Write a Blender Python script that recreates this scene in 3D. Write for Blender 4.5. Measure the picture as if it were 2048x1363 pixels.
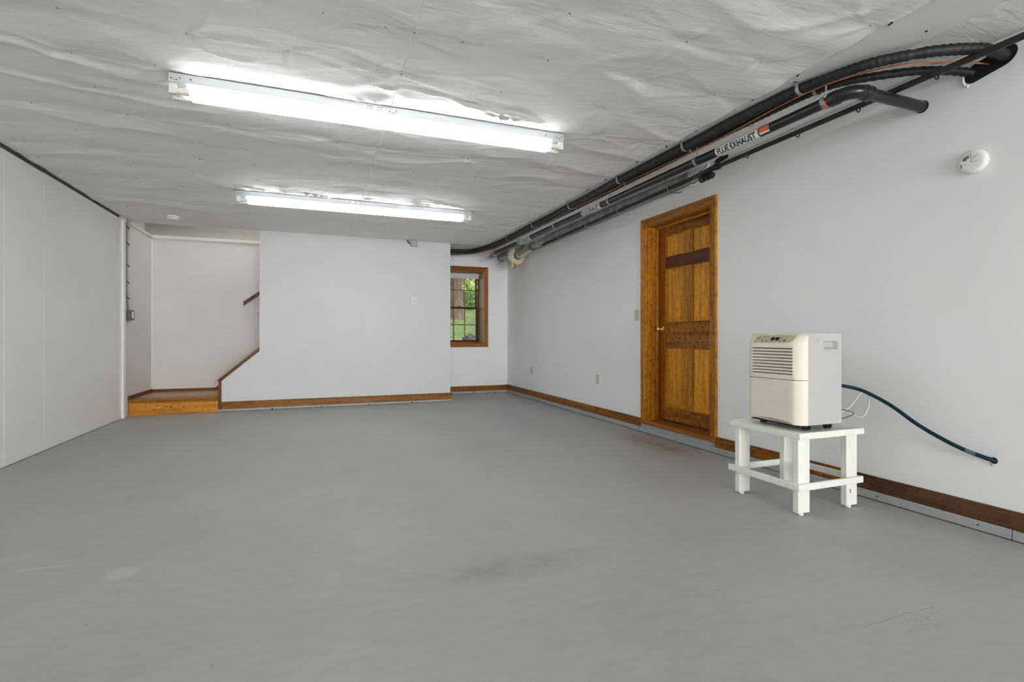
import bpy, bmesh, math, random
import numpy as np
from mathutils import Vector, Matrix

random.seed(7)
S = bpy.context.scene
for o in list(bpy.data.objects):
    bpy.data.objects.remove(o)

# ------------------------------------------------------------------ camera, world, exposure
F_PX = 1017.0
YAW = math.atan(388 / F_PX)
cam_d = bpy.data.cameras.new('camera')
cam_d.sensor_width = 36.0
cam_d.lens = F_PX / 2048 * 36
cam_d.shift_y = -(681.5 - 673.0) / 2048
cam_d.clip_start = 0.05
cam = bpy.data.objects.new('camera', cam_d)
cam.location = (0, 0, 1.0)
cam.rotation_euler = (math.radians(90), 0, -YAW)
S.collection.objects.link(cam)
S.camera = cam

TUBE = 9.6          # radiance of the fluorescent tubes
SKY = 0.42
S.view_settings.view_transform = 'Standard'
S.view_settings.look = 'None'
S.view_settings.gamma = 1
S.view_settings.use_curve_mapping = False
S.view_settings.exposure = 0.60
S.cycles.diffuse_bounces = 8
S.cycles.max_bounces = 12

W = bpy.data.worlds.new('world')
S.world = W
W.use_nodes = True
wn = W.node_tree.nodes
wn.clear()
sky = wn.new('ShaderNodeTexSky')
sky.sky_type = 'NISHITA'
sky.sun_disc = False
sky.sun_elevation = math.radians(48)
sky.sun_rotation = math.radians(150)
sky.air_density = 1.0
sky.dust_density = 4.0
bg = wn.new('ShaderNodeBackground')
bg.inputs['Strength'].default_value = SKY
wo = wn.new('ShaderNodeOutputWorld')
W.node_tree.links.new(sky.outputs[0], bg.inputs[0])
W.node_tree.links.new(bg.outputs[0], wo.inputs[0])

# fill light added in an assumed opening behind the camera
REAR_FILL = 410.0
def area(name, loc, rot, sx, sy, power, col):
    l = bpy.data.lights.new(name, 'AREA')
    l.shape = 'RECTANGLE'
    l.size, l.size_y = sx, sy
    l.energy = power
    l.color = col
    o = bpy.data.objects.new(name, l)
    o.location = loc
    o.rotation_euler = rot
    S.collection.objects.link(o)
area('rear_fill', (1.15, -9.02, 1.15), (math.radians(90), 0, 0), 3.6, 2.2, REAR_FILL, (0.97, 0.99, 1.0))
# unseen fill light added over the stairwell to brighten the alcove
area('stairwell_fill', (-0.5, 8.2, 3.36), (0, 0, 0), 2.4, 0.8, 9.0, (1.0, 0.95, 0.90))

# ------------------------------------------------------------------ materials
def new_mat(name):
    m = bpy.data.materials.new(name)
    m.use_nodes = True
    nt = m.node_tree
    return m, nt, nt.nodes['Principled BSDF']

def ramp(nt, stops):
    r = nt.nodes.new('ShaderNodeValToRGB')
    cr = r.color_ramp
    while len(cr.elements) < len(stops):
        cr.elements.new(0.5)
    for e, (p, c) in zip(cr.elements, stops):
        e.position = p
        e.color = (*c, 1)
    return r

def coords(nt, scale=(1, 1, 1), loc=(0, 0, 0), rot=(0, 0, 0)):
    t = nt.nodes.new('ShaderNodeTexCoord')
    mp = nt.nodes.new('ShaderNodeMapping')
    mp.inputs['Scale'].default_value = scale
    mp.inputs['Location'].default_value = loc
    mp.inputs['Rotation'].default_value = rot
    nt.links.new(t.outputs['Object'], mp.inputs['Vector'])
    return mp

def noise(nt, mp, scale, detail=4, rough=0.55, dist=0.0):
    n = nt.nodes.new('ShaderNodeTexNoise')
    n.inputs['Scale'].default_value = scale
    n.inputs['Detail'].default_value = detail
    n.inputs['Roughness'].default_value = rough
    n.inputs['Distortion'].default_value = dist
    if mp is not None:
        nt.links.new(mp.outputs[0], n.inputs['Vector'])
    return n

def mixc(nt, fac, a, b, mode='MIX'):
    m = nt.nodes.new('ShaderNodeMix')
    m.data_type = 'RGBA'
    m.blend_type = mode
    for sock, v in ((m.inputs[0], fac), (m.inputs[6], a), (m.inputs[7], b)):
        if isinstance(v, (int, float)):
            sock.default_value = v
        elif isinstance(v, tuple):
            sock.default_value = (*v, 1) if len(v) == 3 else v
        else:
            nt.links.new(v, sock)
    return m.outputs[2]

def math_n(nt, op, a, b=None, c=None, clamp=False):
    m = nt.nodes.new('ShaderNodeMath')
    m.operation = op
    m.use_clamp = clamp
    for i, v in enumerate((a, b, c)):
        if v is None:
            continue
        if isinstance(v, (int, float)):
            m.inputs[i].default_value = v
        else:
            nt.links.new(v, m.inputs[i])
    return m.outputs[0]

def bump(nt, bsdf, height, strength=0.1, dist=0.01):
    b = nt.nodes.new('ShaderNodeBump')
    b.inputs['Strength'].default_value = strength
    b.inputs['Distance'].default_value = dist
    nt.links.new(height, b.inputs['Height'])
    nt.links.new(b.outputs[0], bsdf.inputs['Normal'])

def plain(name, col, rough=0.5, metal=0.0, var=0.06, vscale=6.0, bstr=0.0, bscale=80.0, spec=None):
    m, nt, b = new_mat(name)
    mp = coords(nt)
    n = noise(nt, mp, vscale, 5)
    lo = tuple(max(0, c * (1 - var)) for c in col)
    hi = tuple(min(1, c * (1 + var)) for c in col)
    r = ramp(nt, [(0.3, lo), (0.7, hi)])
    nt.links.new(n.outputs[0], r.inputs[0])
    nt.links.new(r.outputs[0], b.inputs['Base Color'])
    b.inputs['Roughness'].default_value = rough
    b.inputs['Metallic'].default_value = metal
    if spec is not None:
        b.inputs['Specular IOR Level'].default_value = spec
    if bstr > 0:
        n2 = noise(nt, mp, bscale, 3)
        bump(nt, b, n2.outputs[0], bstr, 0.004)
    return m

def wood(name, dark, mid, light, axis, rough=0.38, blotch=0.35, knots=False, dens=1.0):
    m, nt, b = new_mat(name)
    sc = [9.0 * dens] * 3
    sc[axis] = 0.55 * dens
    mp = coords(nt, tuple(sc))
    n = noise(nt, mp, 2.2, 6, 0.6, 0.6)
    r = ramp(nt, [(0.28, dark), (0.5, mid), (0.72, light)])
    nt.links.new(n.outputs[0], r.inputs[0])
    sc2 = [60.0] * 3
    sc2[axis] = 2.0
    mp2 = coords(nt, tuple(sc2))
    n2 = noise(nt, mp2, 2.5, 3)
    fine = ramp(nt, [(0.3, (0.78, 0.76, 0.72)), (0.65, (1.04, 1.04, 1.04))])
    nt.links.new(n2.outputs[0], fine.inputs[0])
    c = mixc(nt, 1.0, r.outputs[0], fine.outputs[0], 'MULTIPLY')
    mp3 = coords(nt)
    n3 = noise(nt, mp3, 24.0, 5, 0.65)
    bl = ramp(nt, [(0.36, (1 - blotch, 1 - blotch * 1.05, 1 - blotch * 1.1)), (0.52, (1, 1, 1))])
    nt.links.new(n3.outputs[0], bl.inputs[0])
    c = mixc(nt, 1.0, c, bl.outputs[0], 'MULTIPLY')
    oi = nt.nodes.new('ShaderNodeObjectInfo')
    tint = ramp(nt, [(0.0, (0.86, 0.82, 0.78)), (1.0, (1.08, 1.05, 1.0))])
    nt.links.new(oi.outputs['Random'], tint.inputs[0])
    c = mixc(nt, 1.0, c, tint.outputs[0], 'MULTIPLY')
    if knots:
        v = nt.nodes.new('ShaderNodeTexVoronoi')
        v.inputs['Scale'].default_value = 3.4
        ksc = [1.0, 1.0, 1.4]
        mpk = coords(nt, tuple(ksc), (0.13, 0.0, 0.21))
        nk = noise(nt, mpk, 7.0, 2)
        vm = nt.nodes.new('ShaderNodeVectorMath')
        vm.operation = 'MULTIPLY_ADD'
        vm.inputs[1].default_value = (0.08, 0.08, 0.08)
        nt.links.new(nk.outputs[1], vm.inputs[0])
        nt.links.new(mpk.outputs[0], vm.inputs[2])
        nt.links.new(vm.outputs[0], v.inputs['Vector'])
        kr = ramp(nt, [(0.05, (0.12, 0.07, 0.04)), (0.10, (0.75, 0.7, 0.62)), (0.16, (1, 1, 1))])
        nt.links.new(v.outputs['Distance'], kr.inputs[0])
        c = mixc(nt, 1.0, c, kr.outputs[0], 'MULTIPLY')
    nt.links.new(c, b.inputs['Base Color'])
    b.inputs['Roughness'].default_value = rough
    b.inputs['Specular IOR Level'].default_value = 0.22
    bump(nt, b, n2.outputs[0], 0.08, 0.003)
    return m

def emit(name, col, s):
    m, nt, b = new_mat(name)
    b.inputs['Base Color'].default_value = (0.9, 0.9, 0.9, 1)
    b.inputs['Emission Color'].default_value = (*col, 1)
    b.inputs['Emission Strength'].default_value = s
    return m

M = {}
M['wall'] = plain('wall_paint', (0.85, 0.853, 0.85), 0.62, var=0.018, vscale=2.0, bstr=0.06, bscale=160)
M['wall_lifted'] = plain('end_wall_white_lifted', (0.89, 0.895, 0.89), 0.62, var=0.015, vscale=2.0, bstr=0.06, bscale=160)  # same wall white, lightened to make up for weak light there
M['partition'] = plain('partition_white_dimmed', (0.655, 0.66, 0.655), 0.62, var=0.018, vscale=2.0, bstr=0.06, bscale=160)  # same wall white, darkened to offset the strong light falling on it
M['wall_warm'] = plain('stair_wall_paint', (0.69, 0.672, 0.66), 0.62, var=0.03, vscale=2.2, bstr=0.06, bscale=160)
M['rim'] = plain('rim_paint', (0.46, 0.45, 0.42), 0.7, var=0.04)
M['panel'] = plain('left_panel_paint', (0.83, 0.83, 0.825), 0.38, var=0.025, vscale=1.6, bstr=0.05, bscale=45)
M['bead'] = plain('sealant_bead', (0.86, 0.86, 0.85), 0.3, var=0.03)
M['strip'] = plain('grey_plastic_strip', (0.36, 0.375, 0.38), 0.45, var=0.05, vscale=3)
M['white_trim'] = plain('white_trim_paint', (0.74, 0.725, 0.70), 0.45, var=0.03)
M['drywall'] = plain('drywall_strip', (0.70, 0.695, 0.67), 0.75, var=0.03, vscale=3)
M['stand'] = plain('stand_paint', (0.81, 0.80, 0.755), 0.42, var=0.04, vscale=12, bstr=0.10, bscale=60)
M['black_foam'] = plain('black_pipe_foam', (0.010, 0.011, 0.012), 0.55, var=0.5, vscale=40, bstr=0.35, bscale=120)
M['abs'] = plain('black_abs_pipe', (0.012, 0.013, 0.014), 0.28, var=0.3, vscale=10)
M['iron'] = plain('black_iron_pipe', (0.016, 0.013, 0.011), 0.45, var=0.5, vscale=8)
M['copper'] = plain('copper_tube', (0.80, 0.30, 0.14), 0.28, metal=0.9, var=0.15, vscale=30)
M['old_copper'] = plain('old_copper', (0.42, 0.17, 0.06), 0.4, metal=0.6, var=0.3, vscale=40)
M['galv'] = plain('galvanised_steel', (0.40, 0.43, 0.43), 0.42, metal=0.75, var=0.25, vscale=22)
M['galv_duct'] = plain('galvanised_duct', (0.34, 0.36, 0.35), 0.45, metal=0.6, var=0.3, vscale=9)
M['foil'] = plain('aluminium_foil_duct', (0.78, 0.79, 0.80), 0.25, metal=0.95, var=0.15, vscale=50, bstr=0.6, bscale=70)
M['fan'] = plain('cream_plastic_fan', (0.60, 0.55, 0.40), 0.45, var=0.08)
M['hole'] = plain('dark_opening', (0.006, 0.005, 0.005), 0.9, var=0.2)
M['black'] = plain('black_plastic', (0.012, 0.012, 0.013), 0.4, var=0.2)
M['housing'] = plain('white_enamel', (0.50, 0.525, 0.54), 0.35, var=0.02)
M['cap'] = plain('ivory_socket', (0.72, 0.70, 0.64), 0.4, var=0.04)
M['tube'] = emit('fluorescent_tube', (0.965, 0.99, 1.0), TUBE)
M['cover'] = plain('cream_plastic', (0.80, 0.735, 0.62), 0.42, var=0.03, vscale=8, bstr=0.05, bscale=300)
M['body'] = plain('off_white_steel', (0.50, 0.488, 0.48), 0.42, var=0.02, vscale=5)
M['tan'] = plain('tan_control_panel', (0.52, 0.46, 0.31), 0.4, var=0.05)
M['grey_print'] = plain('grey_print', (0.13, 0.13, 0.12), 0.6)
M['blue_print'] = plain('blue_print', (0.10, 0.14, 0.32), 0.6)
M['hose'] = plain('dark_teal_hose', (0.003, 0.026, 0.038), 0.5, var=0.15, vscale=20, spec=0.2)
M['staple'] = plain('staple_wire', (0.22, 0.20, 0.17), 0.5)
M['gap'] = plain('gap_shadow_board', (0.30, 0.28, 0.25), 0.8, var=0.3, vscale=5)
M['cable'] = plain('old_ivory_cable', (0.42, 0.37, 0.29), 0.5)
M['cord'] = plain('ivory_cord', (0.62, 0.58, 0.52), 0.45, var=0.05)
M['plate'] = plain('ivory_plate', (0.58, 0.54, 0.44), 0.4, var=0.04)
M['plate_white'] = plain('white_plate', (0.74, 0.72, 0.68), 0.4, var=0.03)
M['slot'] = plain('dark_slot', (0.12, 0.11, 0.09), 0.6)
M['grey_box'] = plain('grey_box', (0.12, 0.135, 0.135), 0.45, metal=0.3, var=0.2, vscale=30)
M['blue_box'] = plain('pale_grey_box', (0.38, 0.44, 0.47), 0.45, var=0.08)
M['red'] = plain('red_conduit', (0.30, 0.055, 0.025), 0.5, var=0.3, vscale=40)
M['label_white'] = plain('white_label', (0.82, 0.82, 0.80), 0.5, var=0.03)
M['label_red'] = plain('red_label', (0.75, 0.13, 0.05), 0.5, var=0.05)
M['detector'] = plain('white_detector_plastic', (0.80, 0.79, 0.77), 0.42, var=0.02)
M['brass'] = plain('polished_brass', (0.85, 0.66, 0.30), 0.2, metal=1.0, var=0.1, vscale=40)
M['shade'] = plain('white_shade_cloth', (0.72, 0.71, 0.73), 0.8, var=0.03)
M['bracket'] = plain('grey_bracket', (0.20, 0.22, 0.225), 0.5, metal=0.3, var=0.15)
M['screw'] = plain('dark_screw', (0.015, 0.015, 0.015), 0.4, metal=0.5)

DK, MD, LT = (0.27, 0.098, 0.008), (0.52, 0.215, 0.016), (0.68, 0.32, 0.030)
M['door_v'] = wood('door_wood_upright', DK, MD, LT, 2, blotch=0.3)
M['door_h'] = wood('door_wood_rail', (0.205, 0.067, 0.0072), (0.384, 0.138, 0.0123), (0.538, 0.218, 0.0205), 1, blotch=0.6)
M['door_dark'] = wood('door_wood_dark_rail', (0.085, 0.019, 0.005), (0.115, 0.027, 0.007), (0.14, 0.036, 0.009), 1, blotch=0.12)
M['door_stile'] = wood('door_wood_stile', (0.218, 0.059, 0.0061), (0.307, 0.090, 0.0082), (0.410, 0.134, 0.0123), 2, blotch=0.2)
M['door_panel'] = wood('door_wood_panel', (0.473, 0.189, 0.0123), (0.759, 0.343, 0.0225), (0.946, 0.453, 0.0369), 2, blotch=0.25)
M['case_v'] = wood('casing_wood_upright', (0.294, 0.102, 0.0092), (0.486, 0.192, 0.0164), (0.691, 0.307, 0.0307), 2, blotch=0.4)
M['case_y'] = wood('casing_wood_depth', (0.256, 0.084, 0.0082), (0.448, 0.169, 0.0143), (0.614, 0.256, 0.0246), 1, blotch=0.4)
M['case_x'] = wood('casing_wood_cross', (0.205, 0.069, 0.0082), (0.346, 0.131, 0.0143), (0.474, 0.198, 0.0246), 0, blotch=0.4)
M['win_v'] = wood('window_wood_upright', (0.07, 0.022, 0.006), (0.13, 0.045, 0.010), (0.20, 0.08, 0.016), 2, blotch=0.2)
M['win_x'] = wood('window_wood_cross', (0.06, 0.018, 0.006), (0.10, 0.034, 0.009), (0.17, 0.065, 0.014), 0, blotch=0.2)
M['win_case_v'] = wood('window_casing_upright', (0.218, 0.074, 0.0092), (0.358, 0.134, 0.0143), (0.512, 0.211, 0.0266), 2, blotch=0.3)
M['jamb_y'] = wood('window_jamb_daylit_wood', (0.40, 0.27, 0.09), (0.56, 0.40, 0.16), (0.68, 0.52, 0.24), 2, rough=0.38, blotch=0.2)  # lightened: daylight reflected off the jamb is put into the wood colour
M['sill_y'] = wood('door_sill_wood', (0.205, 0.061, 0.0092), (0.358, 0.115, 0.0143), (0.486, 0.179, 0.0246), 1, blotch=0.25)
M['base_y'] = wood('baseboard_wood_depth', (0.154, 0.054, 0.0082), (0.269, 0.105, 0.0123), (0.384, 0.160, 0.0205), 1, blotch=0.45)
M['base_x'] = wood('baseboard_wood_cross', (0.166, 0.059, 0.0082), (0.294, 0.120, 0.0143), (0.410, 0.179, 0.0225), 0, blotch=0.35)
M['base_walnut'] = wood('baseboard_wood_walnut', (0.058, 0.026, 0.014), (0.100, 0.048, 0.025), (0.145, 0.075, 0.040), 1, blotch=0.25)
M['riser'] = wood('stair_riser_pine', (0.414, 0.161, 0.0147), (0.632, 0.270, 0.0276), (0.759, 0.368, 0.0478), 0, blotch=0.2, knots=True)
def add_knots(m, knots, face_axis='Z'):
    nt = m.node_tree
    b = nt.nodes['Principled BSDF']
    src = b.inputs['Base Color'].links[0].from_socket
    tc = nt.nodes.new('ShaderNodeTexCoord')
    sp = nt.nodes.new('ShaderNodeSeparateXYZ')
    nt.links.new(tc.outputs['Object'], sp.inputs[0])
    nz = noise(nt, None, 45.0, 3)
    nt.links.new(tc.outputs['Object'], nz.inputs['Vector'])
    for (x, z, rx, rz) in knots:
        dx = math_n(nt, 'DIVIDE', math_n(nt, 'SUBTRACT', sp.outputs[0], x), rx)
        dz = math_n(nt, 'DIVIDE', math_n(nt, 'SUBTRACT', sp.outputs[2], z), rz)
        dd = math_n(nt, 'ADD', math_n(nt, 'MULTIPLY', dx, dx), math_n(nt, 'MULTIPLY', dz, dz))
        dd = math_n(nt, 'ADD', dd, math_n(nt, 'MULTIPLY_ADD', nz.outputs[0], 1.2, -0.6))
        f = math_n(nt, 'MULTIPLY', math_n(nt, 'SUBTRACT', 1.0, dd, clamp=True), 0.85)
        src = mixc(nt, f, src, (0.075, 0.028, 0.008))
    nt.links.new(src, b.inputs['Base Color'])
add_knots(M['riser'], [(-1.965, 0.062, 0.018, 0.012), (-1.93, 0.115, 0.03, 0.008), (-1.78, 0.093, 0.022, 0.016), (-1.84, 0.10, 0.05, 0.009), (-1.635, 0.088, 0.016, 0.018), (-1.69, 0.145, 0.012, 0.008)])
M['tread'] = wood('stair_tread_wood', (0.26, 0.145, 0.065), (0.40, 0.24, 0.125), (0.50, 0.32, 0.18), 0, rough=0.32, blotch=0.2)
M['nosing'] = wood('stair_nosing_wood', (0.24, 0.085, 0.010), (0.38, 0.15, 0.018), (0.50, 0.22, 0.030), 0, blotch=0.2)
M['cap_wood'] = wood('stair_cap_wood', (0.10, 0.035, 0.009), (0.17, 0.063, 0.015), (0.24, 0.095, 0.024), 0, blotch=0.25)
M['rail'] = wood('handrail_wood', (0.06, 0.021, 0.006), (0.10, 0.038, 0.009), (0.17, 0.07, 0.015), 0, blotch=0.2)
M['bark'] = wood('tree_bark', (0.035, 0.027, 0.020), (0.115, 0.092, 0.068), (0.20, 0.165, 0.13), 2, rough=0.95, blotch=0.3)
M['leaf_a'] = plain('leaf_yellow_green', (0.44, 0.52, 0.12), 0.6, var=0.4, vscale=3)
M['leaf_b'] = plain('leaf_mid_green', (0.17, 0.30, 0.08), 0.6, var=0.45, vscale=3)
M['leaf_c'] = plain('leaf_deep_green', (0.08, 0.15, 0.06), 0.6, var=0.4, vscale=3)
M['lawn'] = plain('lawn_green', (0.085, 0.14, 0.028), 0.9, var=0.4, vscale=3.5)
M['blade'] = plain('grass_blade', (0.09, 0.15, 0.025), 0.8, var=0.4, vscale=2)
M['rock'] = plain('dark_rock', (0.035, 0.040, 0.040), 0.9, var=0.35, vscale=9, bstr=0.6, bscale=20)
M['dirt'] = plain('gravel_soil', (0.15, 0.12, 0.08), 0.95, var=0.4, vscale=12)

def make_glass():
    m = bpy.data.materials.new('window_glass')
    m.use_nodes = True
    nt = m.node_tree
    nt.nodes.clear()
    out = nt.nodes.new('ShaderNodeOutputMaterial')
    tr = nt.nodes.new('ShaderNodeBsdfTransparent')
    tr.inputs[0].default_value = (0.93, 0.95, 0.94, 1)
    gl = nt.nodes.new('ShaderNodeBsdfGlossy')
    gl.inputs['Roughness'].default_value = 0.02
    fr = nt.nodes.new('ShaderNodeFresnel')
    fr.inputs['IOR'].default_value = 1.45
    mx = nt.nodes.new('ShaderNodeMixShader')
    nt.links.new(fr.outputs[0], mx.inputs[0])
    nt.links.new(tr.outputs[0], mx.inputs[1])
    nt.links.new(gl.outputs[0], mx.inputs[2])
    nt.links.new(mx.outputs[0], out.inputs[0])
    return m
M['glass'] = make_glass()

def make_fabric():
    m, nt, b = new_mat('spunbond_ceiling_fabric')
    mp = coords(nt)
    n = noise(nt, mp, 2.0, 5, 0.6)
    r = ramp(nt, [(0.3, (0.81, 0.80, 0.775)), (0.7, (0.86, 0.85, 0.83))])
    nt.links.new(n.outputs[0], r.inputs[0])
    mpf = coords(nt, (40, 160, 40))
    nf = noise(nt, mpf, 3.0, 4, 0.7)
    rf = ramp(nt, [(0.3, (0.95, 0.95, 0.95)), (0.7, (1.03, 1.03, 1.03))])
    nt.links.new(nf.outputs[0], rf.inputs[0])
    c = mixc(nt, 1.0, r.outputs[0], rf.outputs[0], 'MULTIPLY')
    nt.links.new(c, b.inputs['Base Color'])
    b.inputs['Roughness'].default_value = 0.7
    mpw = coords(nt, (1.6, 7.0, 1.0))
    nw = noise(nt, mpw, 2.2, 5, 0.6, 1.2)
    bump(nt, b, nw.outputs[0], 0.22, 0.03)
    return m
M['fabric'] = make_fabric()

def make_floor():
    m, nt, b = new_mat('grey_floor_paint')
    mp = coords(nt)
    n = noise(nt, mp, 1.1, 6, 0.6)
    r = ramp(nt, [(0.3, (0.388, 0.384, 0.376)), (0.7, (0.430, 0.427, 0.420))])
    nt.links.new(n.outputs[0], r.inputs[0])
    mp2 = coords(nt, (2.5, 9, 1), rot=(0, 0, 0.35))
    n2 = noise(nt, mp2, 3.0, 6, 0.7)
    r2 = ramp(nt, [(0.35, (0.94, 0.935, 0.92)), (0.6, (1.02, 1.02, 1.02))])
    nt.links.new(n2.outputs[0], r2.inputs[0])
    c = mixc(nt, 1.0, r.outputs[0], r2.outputs[0], 'MULTIPLY')
    # dark specks and pale scuffs
    n3 = noise(nt, mp, 38.0, 2, 0.5)
    sp = ramp(nt, [(0.755, (1, 1, 1)), (0.79, (0.45, 0.42, 0.38))])
    nt.links.new(n3.outputs[0], sp.inputs[0])
    c = mixc(nt, 1.0, c, sp.outputs[0], 'MULTIPLY')
    tc = nt.nodes.new('ShaderNodeTexCoord')
    sep = nt.nodes.new('ShaderNodeSeparateXYZ')
    nt.links.new(tc.outputs['Object'], sep.inputs[0])
    X, Y = sep.outputs[0], sep.outputs[1]
    ns = noise(nt, mp, 9.0, 5, 0.7)
    def blob(x, y, rx, ry, colr, amount):
        nonlocal c
        dx = math_n(nt, 'DIVIDE', math_n(nt, 'SUBTRACT', X, x), rx)
        dy = math_n(nt, 'DIVIDE', math_n(nt, 'SUBTRACT', Y, y), ry)
        d = math_n(nt, 'ADD', math_n(nt, 'MULTIPLY', dx, dx), math_n(nt, 'MULTIPLY', dy, dy))
        f = math_n(nt, 'SUBTRACT', 1.0, d, clamp=True)
        g = math_n(nt, 'MULTIPLY', f, math_n(nt, 'MULTIPLY_ADD', ns.outputs[0], 3.0, -0.9, clamp=True))
        c = mixc(nt, math_n(nt, 'MULTIPLY', g, amount), c, colr)
    blob(2.98, 3.95, 0.28, 0.75, (0.22, 0.125, 0.115), 0.75)       # reddish stain below the door
    blob(0.78, 2.07, 0.55, 0.14, (0.24, 0.20, 0.165), 0.45)      # brown patch in mid floor
    blob(-0.77, 2.60, 0.07, 0.09, (0.62, 0.62, 0.61), 0.8)       # pale scuffs
    blob(-1.12, 2.78, 0.13, 0.012, (0.60, 0.60, 0.59), 0.8)
    blob(-1.30, 2.95, 0.12, 0.06, (0.50, 0.50, 0.49), 0.5)
    # hairline crack with rusty specks, lower right
    ang = 0.0
    wob = noise(nt, mp, 14.0, 4)
    yy = math_n(nt, 'SUBTRACT', Y, 1.205)
    yy = math_n(nt, 'ADD', yy, math_n(nt, 'MULTIPLY_ADD', wob.outputs[0], 0.07, -0.035))
    line = math_n(nt, 'SUBTRACT', 1.0, math_n(nt, 'DIVIDE', math_n(nt, 'ABSOLUTE', yy), 0.0024), clamp=True)
    rx = math_n(nt, 'MULTIPLY', math_n(nt, 'GREATER_THAN', X, 1.76), math_n(nt, 'LESS_THAN', X, 2.13))
    crack = math_n(nt, 'MULTIPLY', math_n(nt, 'MULTIPLY', line, rx), 0.62)
    c = mixc(nt, crack, c, (0.17, 0.085, 0.045))
    n5 = noise(nt, mp, 190.0, 1)
    sk = math_n(nt, 'GREATER_THAN', n5.outputs[0], 0.64)
    dx = math_n(nt, 'DIVIDE', math_n(nt, 'SUBTRACT', X, 1.99), 0.17)
    dy = math_n(nt, 'DIVIDE', math_n(nt, 'SUBTRACT', Y, 1.16), 0.055)
    d = math_n(nt, 'ADD', math_n(nt, 'MULTIPLY', dx, dx), math_n(nt, 'MULTIPLY', dy, dy))
    fsk = math_n(nt, 'MULTIPLY', math_n(nt, 'SUBTRACT', 1.0, d, clamp=True), math_n(nt, 'MULTIPLY', sk, 0.7))
    c = mixc(nt, fsk, c, (0.17, 0.09, 0.05))
    nt.links.new(c, b.inputs['Base Color'])
    rr = ramp(nt, [(0.3, (0.42,) * 3), (0.7, (0.55,) * 3)])
    nt.links.new(n2.outputs[0], rr.inputs[0])
    nt.links.new(rr.outputs[0], b.inputs['Roughness'])
    b.inputs['Specular IOR Level'].default_value = 0.225
    bump(nt, b, n2.outputs[0], 0.06, 0.01)
    return m
M['floor'] = make_floor()

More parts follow.
